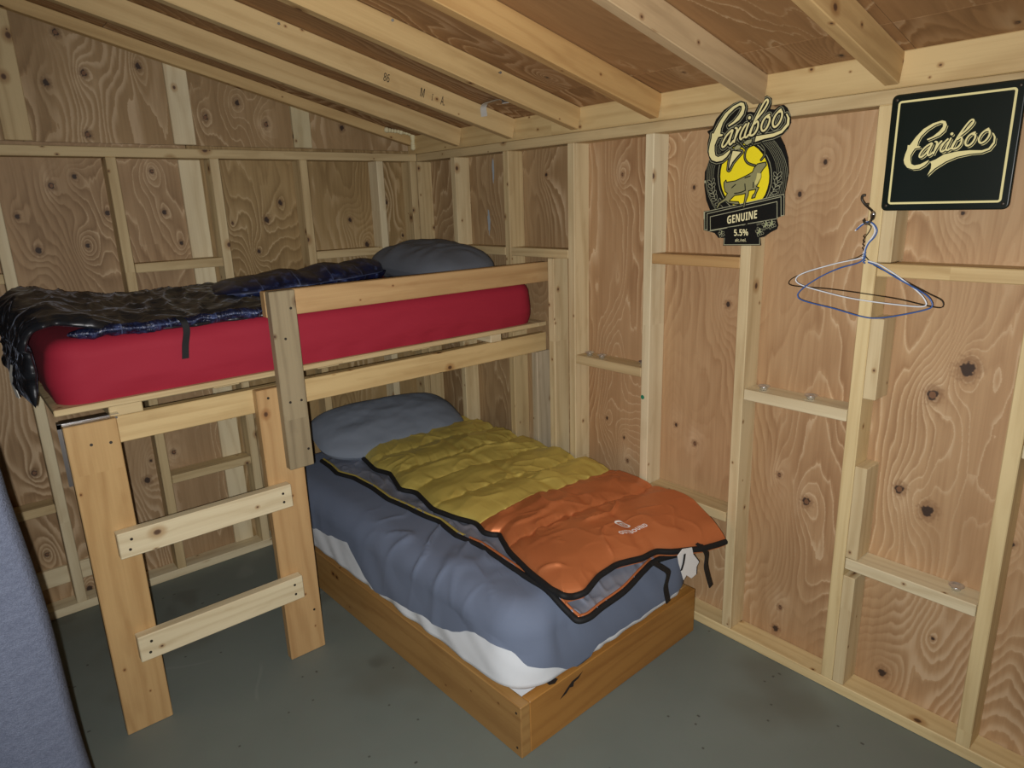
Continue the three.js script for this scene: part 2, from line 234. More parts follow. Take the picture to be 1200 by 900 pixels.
// rotary-cut plywood; knots are [u, v] in metres on the sheet
function plyTex(w, h, ppm, seed, knots, base, line, deep) {
  const W = Math.round(w * ppm), H = Math.round(h * ppm);
  let s = seed * 9176 + 5; const r = () => { s = (s * 1664525 + 1013904223) >>> 0; return s / 4294967296; };
  const K = knots.map(k => [k[0], k[1], k[2] || 0.0045 + r() * 0.005, 0.6 + r() * 0.9, k[3] !== undefined ? (r(), k[3]) : r() * 2 - 1]);
  return dataTex(W, H, (i, j) => {
    const u = i / ppm, v = j / ppm;
    const wu = u + 0.03 * noise(u * 3 + seed, v * 1.7), wv = v + 0.06 * noise(u * 4, v * 2.2 + seed);
    let F = 2.6 * wu + 2.4 * fbm(wu * 2.1 + seed * 3.7, wv * 0.62, 2) + 0.55 * noise(wu * 6.5 + seed, wv * 2.3) + 0.1 * noise(wu * 21, wv * 7);
    let kn = 0, kr = 0, pale = 0, kd = [46, 34, 27];
    for (const k of K) {
      const du = u - k[0], dv = v - k[1];
      if (Math.abs(du) > 0.22 || Math.abs(dv) > 0.3) continue;
      const d = Math.sqrt(du * du * 1.15 + dv * dv * 0.85), dd = Math.sqrt(du * du * 1.5 + dv * dv * 0.5);
      F += 0.75 * k[3] * Math.exp(-dd / 0.05);
      if (d < k[2] * 1.5) kd = k[4] > 0.1 && d < k[2] * 0.62 ? [118, 82, 56] : [52, 37, 28];
      const wob = k[2] * (1 + 0.3 * noise(du * 160 + seed, dv * 160));
      kn = Math.max(kn, 1 - sstep(wob * 0.75, wob, d)); kr = Math.max(kr, (1 - sstep(wob, wob * 2.3, d)));
      pale = Math.max(pale, (1 - sstep(0.01, 0.09, dd)) * (0.5 + 0.5 * noise(du * 60 + 3, dv * 22 + seed)) * (0.5 + 0.5 * k[4]));
    }
    const ph = F * 6.6 + 0.16 * noise(u * 55 + seed, v * 9) + 0.08 * noise(u * 140, v * 20), fr = ph - Math.floor(ph);
    const amp = 0.15 + 0.85 * sstep(-0.25, 0.4, fbm(u * 3.1 + 40 + seed, v * 1.4, 3));
    const ring = Math.pow(fr, 1.7) * (1 - sstep(0.82, 1, fr)) * 1.25 * amp;
    const fib = noise(u * 420 + seed, v * 9) * 0.5 + noise(u * 130, v * 4 + seed) * 0.6 + noise(u * 45 + 3, v * 1.5 + seed) * 0.5;
    const blot = fbm(u * 2.7 + 9 + seed, v * 1.6, 3);
    let c = mix3(base, line, clamp(0.54 * ring + 0.15 * fib + 0.34 * blot + 0.14, 0, 1));
    c = mix3(c, [226, 204, 174], sstep(0.0, 0.35, fbm(u * 3.4 + 70 + seed, v * 0.8, 3)) * 0.42 * (1 - sstep(0.15, 0.6, fr)));
    c = mix3(c, [222, 200, 166], (1 - sstep(0.0, 0.2, fr)) * sstep(-0.05, 0.35, fbm(u * 4.2 + 11 + seed, v * 1.3, 2)) * 0.5);
    c = mix3(c, [226, 204, 170], pale * 0.55 * clamp(1 - ring * 1.3));
    c = mix3(c, deep, kr * 0.42);
    return mix3(c, kd, kn * 0.9);
  }, true, false);
}
const FIR = [[186, 152, 112], [138, 101, 66], [112, 78, 50]], ROOFC = [[160, 121, 78], [116, 83, 49], [82, 58, 37]];
function plySheet(parent, name, w, h, tex, mat4, rough = 0.68) {
  // a 12 mm sheet: local x across, y up, front face at z = 0
  const g = new THREE.BoxGeometry(w, h, 0.012); g.translate(w / 2, h / 2, -0.006);
  const m = part(parent, name, g, new THREE.MeshStandardMaterial({ map: tex, roughness: rough }));
  return m;
}

// ================================================================ the room
const H = 1.90, SL = 0.255, ZF = 4.45, XL = -4.24, XR = -2.12; // wall height, roof slope, front wall, left wall, ridge
const roofY = x => 1.992 + SL * (x > XR ? -x : x - 2 * XR);
// ---- floor
const floorTex = dataTex(1400, 1400, (i, j) => {
  const x = i / 300, z = j / 300;
  let b = 0.5 + 0.45 * fbm(x * 1.3, z * 1.3, 4) + 0.12 * fbm(x * 9, z * 9, 3);
  const dirt = sstep(0.1, 0.5, fbm(x * 2.2 + 31, z * 2.2 + 7, 4));
  const speck = hash(Math.floor(i / 2.2), Math.floor(j / 2.2)) > 0.9987 ? 1 : 0;
  const smudge = sstep(0.32, 0.5, fbm(x * 5 + 3, z * 3.4 + 50, 3)) * 0.5;
  const scr = sstep(0.975, 0.995, 1 - Math.abs(noise(x * 1.4 + z * 0.9, z * 2.3 - x * 0.7))) * sstep(0.2, 0.5, noise(x * 5 + 8, z * 5)) * 0.18;
  let c = mix3([98, 106, 100], [122, 129, 121], clamp(b));
  c = mix3(c, [88, 86, 74], dirt * 0.4); c = mix3(c, [60, 60, 54], smudge * 0.5 + speck * 0.75); c = mix3(c, [160, 162, 152], scr);
  return c;
});
{
  const g = new THREE.BoxGeometry(4.7, 0.1, 4.9); g.translate(-2.07, -0.05, 2.15);
  const uv = g.attributes.uv, p = g.attributes.position; for (let i = 0; i < uv.count; i++) uv.setXY(i, p.getX(i) / 4.667, p.getZ(i) / 4.667);
  const fm = new THREE.MeshStandardMaterial({ map: floorTex, roughness: 0.55 });
  const f = shade(new THREE.Mesh(g, fm)); f.name = 'floor'; f.userData = { kind: 'structure', label: 'grey green painted concrete floor with scuffs and dark specks' }; scene.add(f);
}
// ---- right wall (studs 38 x 89 mm at 406 mm, front faces at x = 0)
const wr = setting('wall_right', 'framed plywood wall with bare studs, carrying the tin signs');
{
  const sheets = [[-0.09, 1.139], [1.139, 2.343], [2.343, 3.6], [3.6, ZF]];
  sheets.forEach(([z0, z1], i) => {
    const KS = [[0.021, -1], [0.016, 0.8], [0.014, 0.8], [0.018, -1], [0.014, 0.5], [0.008, 0.5], [0.010, -0.2], [0.009, 0.6], [0.012, -0.5], [0.008, 0.5], [0.013, -1]];
    const kn = TR.knR.map((k, q) => [k[0] - z0, k[1] - 0.02, ...(KS[q] || [0.006 + 0.003 * hash(q, 3), hash(q, 5) * 2 - 1])]).filter(k => k[0] > -0.1 && k[0] < z1 - z0 + 0.1);
    const t = plyTex(z1 - z0, 1.96, i < 3 ? 560 : 200, 11 + i * 5, kn, i === 0 ? [168, 140, 102] : FIR[0], i === 0 ? [128, 99, 66] : FIR[1], FIR[2]);
    const m = plySheet(wr, 'plywood_sheet', z1 - z0 - 0.003, 1.96, t);
    m.position.set(0.089, 0.02, z0 + 0.0015); m.rotation.y = -Math.PI / 2;
  });
  board(wr, 'bottom_plate', [0, 0, 0], [0.089, 0.038, ZF], 2, woodMat(LT[2], 0xfff4dc, 0.6));
  board(wr, 'top_plate', [0, H - 0.038, 0], [0.089, H, ZF], 2, M.tan);
  const zs = [-0.04, 0.3, 0.707, 1.12, 1.521, 1.930, 2.324, 2.730, 3.136, 3.542, 3.95, 4.35];
  const zm = [1, 0, 1, 0, 2, 0, 2, 2, 0, 1, 2, 0];
  zs.forEach((z, i) => {
    const m = board(wr, 'stud', [0, 0.038, z], [0.089, H - 0.038, z + 0.038], 1, i === 7 || i === 6 ? woodMat(LT[2], 0xfff6e0, 0.55) : M.stud[zm[i]]);
    if (i === 5) { m.rotation.x = -0.006; }
  });
  // noggings between the studs and short packers against the fourth bay's stud
  const nog = (z0, z1, y0, y1, m, n = 'nogging') => board(wr, n, [0.0, y0, z0], [0.089, y1, z1], 2, m || M.tan);
  nog(0.747, 1.118, 1.400, 1.438, M.tan); nog(1.561, 1.928, 1.400, 1.438, M.honey); nog(1.160, 1.519, 0.952, 0.990, M.tan); nog(1.971, 2.322, 0.952, 0.990, M.pale);
  nog(2.364, 2.728, 0.464, 0.502, M.pale); nog(2.364, 2.728, 1.400, 1.438, M.spruce); nog(2.770, 3.134, 0.955, 0.993, M.pale); nog(1.561, 1.928, 0.470, 0.508, M.tan); nog(0.34, 0.705, 1.400, 1.438); nog(3.176, 3.54, 1.4, 1.438);
  const jk = (y0, y1) => board(wr, 'packer', [0, y0, 2.3625], [0.089, y1, 2.3995], 1, M.stud[0]);
  jk(1.4405, H - 0.04); jk(1.035, 1.28); jk(0.504, 0.817); jk(0.0395, 0.44);
  board(wr, 'jack_stud', [0, 0.0395, 0.992], [0.089, 1.398, 1.030], 1, M.stud[0]);
  board(wr, 'bunk_support', [0.002, 0.0395, 0.869], [0.084, 0.964, 0.907], 1, M.stud[3]);
  // header behind the rafter ends
  board(wr, 'header', [0, H + 0.001, -0.08], [0.038, 1.992, ZF], 2, M.spruce);
  // green crayon dot and pale paint smears
  part(wr, 'crayon_mark', new THREE.CircleGeometry(0.009, 14), new THREE.MeshStandardMaterial({ color: 0x1f7a5a, roughness: 0.9 }), [-0.0007, 0.873, 1.531], 'small green crayon dot').rotation.y = -Math.PI / 2;
  for (const [z, y, w, h] of [[0.527, 1.789, 0.016, 0.13], [0.480, 1.55, 0.022, 0.13]]) {
    const s = new THREE.Shape(); for (let k = 0; k < 18; k++) { const a = k / 18 * 6.283, q = 0.65 + 0.5 * hash(k, Math.round(z * 100)); s[k ? 'lineTo' : 'moveTo'](Math.cos(a) * w / 2 * q, Math.sin(a) * h / 2 * q); }
    part(wr, 'paint_smear', new THREE.ShapeGeometry(s), new THREE.MeshStandardMaterial({ color: 0x9fa7ad, roughness: 0.8 }), [0.0882, y, z], 'pale blue grey paint smear').rotation.y = -Math.PI / 2;
  }
}
// ---- back wall (front faces of the studs at z = 0)
const wb = setting('wall_back', 'framed plywood gable wall with bare studs behind the bunk');
{
  const lows = [[-4.25, -3.56], [-3.56, -2.34], [-2.34, -1.121], [-1.121, 0.101]];
  lows.forEach(([x0, x1], i) => {
    const kn = TR.knB.map(k => [k[0] - x0, k[1] - 0.02]).filter(k => k[0] > -0.1 && k[0] < x1 - x0 + 0.1);
    if (i > 1) kn.forEach((k, q) => { if (q % 3 !== 1) k[2] = 0.008 + 0.006 * hash(q, i); });
    const t = plyTex(x1 - x0, 1.9, i > 1 ? 520 : 160, 40 + i * 7, kn, i === 2 ? [172, 143, 106] : [162, 136, 92], i === 2 ? [122, 94, 62] : [114, 89, 52], [94, 67, 42]);
    plySheet(wb, 'plywood_sheet', x1 - x0 - 0.003, 1.9, t).position.set(x0 + 0.0015, 0.02, -0.089);
  });
  // gable sheets follow the roof slope
  for (const [x0, x1] of [[-4.25, -2.95], [-2.95, -1.70], [-1.70, -1.121], [-1.121, -0.59], [-0.59, 0.1]]) {
    const s = new THREE.Shape(); s.moveTo(0, 0); s.lineTo(x1 - x0 - 0.003, 0); s.lineTo(x1 - x0 - 0.003, roofY(x1) - 1.921);
    if (x0 < XR && x1 > XR) s.lineTo(XR - x0, roofY(XR) - 1.921);
    s.lineTo(0, roofY(x0) - 1.921); s.closePath();
    const g = new THREE.ExtrudeGeometry(s, { depth: 0.012, bevelEnabled: false }); g.translate(0, 0, -0.012);
    const hh = 0.7, uv = g.attributes.uv, p = g.attributes.position; for (let i = 0; i < uv.count; i++) uv.setXY(i, p.getX(i) / (x1 - x0), p.getY(i) / hh);
    const kn = TR.knG.map(k => [k[0] - x0, k[1] - 1.921, 0.012]).filter(k => k[0] > -0.05 && k[0] < x1 - x0 + 0.05);
    const t = plyTex(x1 - x0, hh, x1 > -2 ? 520 : 150, 70 + Math.round(x0 * -10), kn, [160, 132, 93], [116, 90, 57], [92, 66, 41]);
    part(wb, 'gable_sheet', g, new THREE.MeshStandardMaterial({ map: t, roughness: 0.7 }), [x0 + 0.0015, 1.921, -0.089]);
  }
  board(wb, 'bottom_plate', [XL, 0, -0.089], [-0.001, 0.038, 0], 0, M.pale);
  board(wb, 'top_plate', [XL, H - 0.038, -0.089], [-0.001, H, 0], 0, M.tan);
  const xs = [-4.2, -3.88, -3.474, -3.068, -2.661, -2.263, -1.858, -1.454, -1.056, -0.651, -0.244, -0.045];
  xs.forEach((x, i) => board(wb, 'stud', [x, 0.038, -0.089], [x + 0.038, H - 0.038, 0], 1, [M.stud[0], M.stud[1], M.stud[2], M.tan][i % 4]));
  const nog = (x0, x1, y0, m) => board(wb, 'nogging', [x0, y0, -0.089], [x1, y0 + 0.038, 0], 0, m || M.tan);
  nog(-1.414, -1.058, 1.402); nog(-0.611, -0.246, 1.398); nog(-1.414, -1.058, 0.455); nog(-2.223, -1.86, 0.463); nog(-2.223, -1.86, 1.40); nog(-0.611, -0.246, 0.455); nog(-1.818, -1.456, 0.93);
  const bat = (x, y0, y1, m) => board(wb, 'batten', [x - 0.0445, y0, -0.089], [x + 0.0445, y1, -0.070], 1, m);
  bat(-1.121, 0.04, 0.453, M.pale); bat(-1.121, 0.495, 1.40, M.pale); bat(-1.121, 1.442, H - 0.04, M.stud[2]);
  bat(-1.124, H + 0.022, 2.245, M.pale); bat(-0.59, H + 0.022, 2.11, woodMat(LT[2], 0xe8e8e0)); bat(-1.716, H + 0.022, 2.395, M.stud[1]);
  board(wb, 'batten', [-2.223, 0.112, -0.089], [-1.86, 0.192, -0.070], 0, M.pale); board(wb, 'batten', [-1.816, 0.112, -0.089], [-1.60, 0.192, -0.070], 0, M.pale);
}
// ---- side and front walls out of the picture
const wl = setting('wall_left', 'framed plywood side wall opposite the signs'), wf = setting('wall_front', 'plywood end wall');
{
  const t = plyTex(1.22, 1.98, 200, 91, [[0.3, 0.5], [0.8, 1.2], [0.5, 1.6]], FIR[0], FIR[1], FIR[2]);
  for (let z = -0.09; z < ZF; z += 1.22) { const m = plySheet(wl, 'plywood_sheet', 1.217, 1.96, t); m.position.set(XL - 0.089, 0.02, Math.min(z, ZF - 1.22) + 1.22); m.rotation.y = Math.PI / 2; }
  board(wl, 'bottom_plate', [XL - 0.089, 0, 0], [XL, 0.038, ZF], 2, M.pale); board(wl, 'top_plate', [XL - 0.089, H - 0.038, 0], [XL, H, ZF], 2, M.tan);
  for (let k = 0; k < 11; k++) board(wl, 'stud', [XL - 0.089, 0.038, 0.01 + k * 0.4064], [XL, H - 0.038, 0.048 + k * 0.4064], 1, M.stud[k % 3]);
  board(wl, 'header', [XL - 0.038, H + 0.001, -0.08], [XL, 1.992, ZF], 2, M.spruce);
  const s = new THREE.Shape(); s.moveTo(XL - 0.089, 0); s.lineTo(0.1, 0); s.lineTo(0.1, roofY(0.1)); s.lineTo(XR, roofY(XR)); s.lineTo(XL - 0.089, roofY(XL - 0.089)); s.closePath();
  const g = new THREE.ExtrudeGeometry(s, { depth: 0.012, bevelEnabled: false });
  const uv = g.attributes.uv, p = g.attributes.position; for (let i = 0; i < uv.count; i++) uv.setXY(i, p.getX(i) / 1.22, p.getY(i) / 1.98);
  const t2 = t.clone(); t2.wrapS = t2.wrapT = THREE.RepeatWrapping; t2.needsUpdate = true;
  part(wf, 'plywood_sheet', g, new THREE.MeshStandardMaterial({ map: t2, roughness: 0.7 }), [0, 0, ZF]);
}
// ---- roof: rafters at 406 mm running up from the right wall, sheathing above
const ce = setting('ceiling', 'open rafters under brown plywood roof sheathing');
{
  const ang = Math.atan(SL), cs = Math.cos(ang);
  const lenR = (-XR) / cs;
  const rz = [0.401, 0.798, 1.195, 1.587, 1.988, 2.376, 2.784, 3.19, 3.6, 4.0, 4.4];
  function rafter(z1, side, m, y0 = 1.905, dep = 0.086) {
    const g = boardGeo([lenR - 0.004, dep * cs, 0.038], 0);
    const mm = part(ce, 'rafter', g, m);
    const xm = side > 0 ? XR / 2 : XR + XR / 2, ym = y0 + dep / 2 + SL * (-XR / 2);
    mm.position.set(xm, ym, z1 - 0.019); mm.rotation.z = -ang * side; return mm;
  }
  rz.forEach((z, i) => { rafter(z, 1, [M.rafter[0], M.rafter[0], M.rafter[1], woodMat(LT[3], 0xfff0d0), woodMat(LT[5], 0xffeed8), woodMat(LT[1], 0xfff0dc)][i % 6]); rafter(z, -1, M.rafter[i % 3]); });
  rafter(-0.03, 1, M.rafter[1], 1.942, 0.049); rafter(-0.03, -1, M.rafter[1], 1.942, 0.049);
  board(ce, 'ridge_board', [XR - 0.015, 2.44, -0.08], [XR + 0.015, 2.528, ZF], 2, M.tan);
  // sheathing sheets in rows with a joint parallel to the wall
  const rows = [[0.13, -0.154], [-0.156, -1.374], [-1.376, XR - 0.02]];
  const zc = [[-0.1, 1.179], [1.181, 2.40], [2.402, 3.62], [3.622, ZF + 0.02]];
  let q = 0;
  for (const [x0, x1] of rows) for (const [z0, z1] of zc) {
    const L = (x0 - x1) / cs, t = plyTex(z1 - z0, L, 300, 120 + q * 3, [[rnd() * 1.2, rnd() * L], [rnd() * 1.2, rnd() * L], [rnd() * 1.2, rnd() * L]], ROOFC[0], ROOFC[1], ROOFC[2]); q++;
    const g = new THREE.BoxGeometry(L, 0.012, z1 - z0); const uv = g.attributes.uv, p = g.attributes.position;
    for (let i = 0; i < uv.count; i++) uv.setXY(i, p.getZ(i) / (z1 - z0) + 0.5, p.getX(i) / L + 0.5);
    const m = part(ce, 'roof_sheet', g, new THREE.MeshStandardMaterial({ map: t, roughness: 0.72 }));
    const xm = (x0 + x1) / 2; m.position.set(xm, 1.992 - SL * xm + 0.0065 / cs, (z0 + z1) / 2); m.rotation.z = -ang;
  }
  { const L = (XR - XL + 0.13) / cs, g = new THREE.BoxGeometry(L, 0.012, ZF + 0.12); const m = part(ce, 'roof_sheet', g, new THREE.MeshStandardMaterial({ color: 0xa2713f, roughness: 0.75 })); const xm = XR - (XR - XL + 0.13) / 2; m.position.set(xm, roofY(xm) + 0.0065 / cs, ZF / 2 - 0.04); m.rotation.z = ang; }
  // odd ends on the rafters: tape strip, foam bead, loose nails, mill stamps
  part(ce, 'duct_tape', strapGeo([[-0.172, 1.99, 0.803], [-0.176, 2.028, 0.806], [-0.20, 2.036, 0.90], [-0.27, 2.020, 1.05], [-0.345, 1.99, 1.150]], 0.03, 0.002, [1, 0.15, 0.1]), new THREE.MeshStandardMaterial({ color: 0xb9b7b0, roughness: 0.45 }), null, 'strip of silver tape across two rafters');
  { const gs = []; for (let k = 0; k < 16; k++) { const u = k / 15, g = new THREE.IcosahedronGeometry(0.010 + 0.005 * rnd(), 1); g.translate(u < 0.6 ? -0.16 + 0.15 * u / 0.6 : -0.008, u < 0.6 ? 2.015 - 0.02 * u : 2.0 - (u - 0.6) * 0.17, -0.018 + 0.004 * rnd()); gs.push(g); } part(ce, 'foam_bead', mergeGeometries(gs), new THREE.MeshStandardMaterial({ color: 0xd9cfa6, roughness: 0.9 }), null, 'pale bead of expanding foam in the roof corner'); }
  const nail = (x, y, z) => { const g = new THREE.CylinderGeometry(0.0018, 0.0018, 0.035, 6); g.rotateX(Math.PI / 2); g.translate(0, 0, 0.0165); const h = new THREE.CylinderGeometry(0.0045, 0.0045, 0.002, 8); h.rotateX(Math.PI / 2); h.translate(0, 0, 0.035); const m = part(ce, 'nail', mergeGeometries([g, h]), M.nail, [x, y, z]); m.rotation.set(0.2, -0.5, 0); };
  nail(-1.02, 2.235, 0.798); nail(-0.83, 2.19, 1.195); nail(-0.41, 2.08, 1.195);
  const stamp = (x, y, w, h, txt) => {
    const c = document.createElement('canvas'); c.width = 256; c.height = 128; const k = c.getContext('2d'); k.fillStyle = '#000'; k.fillRect(0, 0, 256, 128); k.fillStyle = '#fff'; k.font = '84px sans-serif'; k.textAlign = 'center'; k.textBaseline = 'middle'; k.fillText(txt, 128, 68);
    const m = part(ce, 'mill_stamp', new THREE.PlaneGeometry(w, h), new THREE.MeshStandardMaterial({ color: 0x1c1814, alphaMap: new THREE.CanvasTexture(c), transparent: true, roughness: 0.9 }), [x, y, 0.7986], 'black ink stamp'); m.rotation.z = -ang;
  };
  stamp(-0.626, 2.105, 0.075, 0.06, '86'); stamp(-0.47, 2.064, 0.08, 0.07, 'M'); stamp(-0.425, 2.05, 0.06, 0.05, 'I'); stamp(-0.375, 2.04, 0.07, 0.07, 'A.');
}

// ================================================================ loft bunk
const bunk = thing('loft_bunk', 'home-built loft bunk of bare lumber with ladder and guard rail, holding the red mattress', 'bunk bed', [-0.93, 0, 0.47]);
const bk = (name, a, b, axis, mat, label) => board(bunk, name, [a[0] + 0.93, a[1], a[2] - 0.47], [b[0] + 0.93, b[1], b[2] - 0.47], axis, mat, label);
{
  const p1 = bk('ladder_post', [-1.861, 0, 0.9075], [-1.724, 1.055, 0.945], 1, woodMat(LT[3], 0xfff4e0, 0.34), 'wide smooth honey-coloured post');
  const p2 = bk('ladder_post', [-1.308, 0, 0.9075], [-1.172, 1.051, 0.945], 1, woodMat(LT[3], 0xfff2e0, 0.5));
  bk('front_rail', [-1.861, 0.966, 0.869], [0.064, 1.0505, 0.907], 0, M.spruce);
  bk('back_rail', [-1.861, 0.966, 0.001], [-0.001, 1.0505, 0.039], 0, M.tan);
  const screw = (par, x, y, z) => { const g = new THREE.CylinderGeometry(0.0045, 0.0045, 0.002, 10); g.rotateX(Math.PI / 2); part(par, 'screw', g, M.nail, [x - (par.position.x - 0.93) , y - par.position.y, z - par.position.z - 0.47]); };
  for (const [y0, y1] of [[0.624, 0.708], [0.260, 0.349]]) {
    const r = bk('rung', [-1.788, y0, 0.9455], [-1.243, y1, 0.9835], 0, M.pale);
    for (const x of [-1.755, -1.275]) for (const y of [y0 + 0.026, y1 - 0.026]) screw(r, x + (x < -1.5 ? 0.004 * Math.sign(y - y0 - 0.04) : 0), y, 0.9838);
  }
  for (const [x, y] of [[-1.80, 0.99], [-1.75, 0.985]]) screw(p1, x, y, 0.9452);
  for (const [x, y] of [[-1.27, 1.02], [-1.20, 0.17]]) screw(p2, x, y, 0.9452);
  // flat joists between rail and deck, then the plywood deck
  for (const [x, w] of [[-1.735, 0.092], [-1.40, 0.089], [-1.02, 0.089], [-0.60, 0.089], [-0.27, 0.06], [-0.06, 0.089]]) bk('deck_joist', [x, 1.051, 0.045], [x + w, 1.0855, x < -1.6 || x === -0.27 ? 0.912 : 0.80], 2, x === -0.27 ? M.pale : M.tan);
  bk('deck_board', [-1.872, 1.086, 0.012], [-0.002, 1.105, 0.925], 0, M.tan, 'plywood deck under the mattress');
  bk('deck_bearer', [-1.63, 1.051, 0.75], [-0.28, 1.0855, 0.789], 0, M.weathered);
  bk('deck_end', [-0.0015, 1.086, 0.76], [0.05, 1.105, 0.925], 0, M.tan);
  const up = bk('guard_post', [-1.238, 0.757, 0.9455], [-1.150, 1.380, 0.983], 1, M.weathered, 'weathered grey upright of the guard rail');
  for (const [x, y] of [[-1.17, 1.32], [-1.21, 1.0], [-1.17, 1.0], [-1.165, 0.82], [-1.20, 1.22]]) screw(up, x, y, 0.9832);
  bk('guard_rail', [-1.240, 1.291, 0.907], [0.048, 1.378, 0.945], 0, woodMat(LT[3], 0xfff4e4, 0.6));
  // thin bent sheet metal at the head of the ladder
  const mg = mergeGeometries([new THREE.BoxGeometry(0.156, 0.022, 0.0012).translate(0.078, -0.011, 0), new THREE.BoxGeometry(0.012, 0.20, 0.0012).translate(0.006, -0.10, 0), new THREE.BoxGeometry(0.156, 0.0012, 0.03).translate(0.078, 0, 0.015)].map(g => g.toNonIndexed()));
  part(bunk, 'metal_strip', mg, M.steel, [-1.871 + 0.93, 1.066, 0.9065 - 0.47], 'thin bent steel strip behind the ladder post');
}

// ---------------------------------------------------------------- padded shapes
function outline(s, w, d, rc) { // point on a rounded rectangle w x d centred on 0, by perimeter fraction s
  const a = w - 2 * rc, b = d - 2 * rc, q = Math.PI / 2 * rc, P = 2 * a + 2 * b + 4 * q; let t = ((s % 1) + 1) % 1 * P;
  const X = w / 2, Z = d / 2, arc = (cx, cz, a0, t) => { const th = a0 + t / rc; return [cx + rc * Math.cos(th), cz + rc * Math.sin(th), Math.cos(th), Math.sin(th)]; };
  if (t < a) return [-X + rc + t, -Z, 0, -1]; t -= a;                       // back side, left to right
  if (t < q) return arc(X - rc, -Z + rc, -Math.PI / 2, t); t -= q;
  if (t < b) return [X, -Z + rc + t, 1, 0]; t -= b;                         // right side
  if (t < q) return arc(X - rc, Z - rc, 0, t); t -= q;
  if (t < a) return [X - rc - t, Z, 0, 1]; t -= a;                          // front side
  if (t < q) return arc(-X + rc, Z - rc, Math.PI / 2, t); t -= q;
  if (t < b) return [-X, Z - rc - t, -1, 0]; t -= b;                        // left side
  return arc(-X + rc, -Z + rc, Math.PI, t);
}
// a cover over a pad: hem(x, z) is its lower edge, off(y) swells the side, disp adds folds along the normal
function padGeo({ w, d, rc, yt, re, hem, off = () => 0, disp = () => 0, crown = 0, ns = 320, nd = 16, na = 9, nt = 34, close = false }) {
  const rows = nd + na + nt;
  return gridGeo(ns, rows, (i, jj) => {
    const j = Math.round(jj * rows), o = outline(i, w, d, rc), yh = hem(o[0], o[1]);
    let x, y, z, nx = o[2], ny = 0, nz = o[3];
    if (j <= nd) { y = lerp(yh, yt - re, j / nd); const f = off(y); x = o[0] + nx * f; z = o[1] + nz * f; }
    else {
      const th = Math.min(1, (j - nd) / na) * Math.PI / 2, f = off(yt - re), ins = re * (1 - Math.cos(th));
      y = yt - re + re * Math.sin(th); x = o[0] + nx * (f - ins); z = o[1] + nz * (f - ins); nx *= Math.cos(th); nz *= Math.cos(th); ny = Math.sin(th);
      if (j > nd + na) { const t = 1 - (j - nd - na) / nt; x *= t; z *= t; y += crown * (1 - t * t); }
    }
    const e = disp(x, y, z, nx, ny, nz);
    return [x + nx * e, y + ny * e, z + nz * e];
  }, (i, jj) => { const o = outline(i, w, d, rc); const j = Math.round(jj * rows); const t = j > nd + na ? 1 - (j - nd - na) / nt : 1; return [o[0] * t, o[1] * t + (j < nd ? (nd - j) / nd * 0.2 : 0)]; }, true);
}
// a pillow: two puffed faces meeting at a seam
function pillowGeo(w, d, h, seed, lump) {
  const half = (sg) => gridGeo(64, 48, (i, j) => {
    let u = i * 2 - 1, v = j * 2 - 1;
    const pinch = Math.sqrt(1 - 0.34 * Math.pow(Math.abs(u), 4)), pin2 = Math.sqrt(1 - 0.34 * Math.pow(Math.abs(v), 4));
    const x = u * w / 2 * pin2, z = v * d / 2 * pinch;
    const e = Math.pow(Math.max(0, 1 - Math.pow(Math.abs(u), 3.2)), 0.55) * Math.pow(Math.max(0, 1 - Math.pow(Math.abs(v), 2.6)), 0.6);
    let y = sg * h / 2 * e * (sg > 0 ? 1 + lump(u, v) : 0.8);
    y += e * 0.012 * fbm(x * 9 + seed, z * 13, 3) + e * 0.0025 * Math.sin(z * 40 + 8 * noise(x * 5 + seed, z * 4));
    return [x, y, z];
  }, (i, j) => [i * w, j * d]);
  const a = half(1), b = half(-1); b.index.array.reverse(); b.computeVertexNormals();
  return mergeGeometries([a, b]);
}
const clothN = dataTex(256, 256, (i, j) => { const v = 128 + 40 * ((i % 4 < 2) ^ (j % 4 < 2) ? 1 : -1) + 30 * noise(i * 0.6, j * 0.6); return [v, v, v]; }, false);
function cloth(color, rough = 0.85, rep = 12, bs = 0.0004) { const b = clothN.clone(); b.repeat.set(rep, rep); b.needsUpdate = true; return new THREE.MeshStandardMaterial({ color, roughness: rough, bumpMap: b, bumpScale: bs, side: THREE.DoubleSide }); }

// ---- red mattress
{
  const g = padGeo({ w: 1.855, d: 0.875, rc: 0.085, yt: 0.19, re: 0.055, hem: () => 0.0, off: y => 0.012 * Math.sin(clamp(y / 0.15) * Math.PI), crown: 0.012,
    disp: (x, y, z, nx, ny, nz) => 0.003 * fbm(x * 5, z * 5 + y * 8, 3) + (y < 0.05 ? 0.004 * noise(x * 14, z * 14) : 0) + 0.0015 * Math.sin(60 * y + 5 * noise(x * 3, z * 3)) * Math.abs(nz) });
  soloThing('mattress', g, cloth(0x9c1b31, 0.8, 10), 'mattress in a bright red fitted sheet on the loft bunk deck', 'mattress', [-0.928, 1.1055, 0.470]);
}
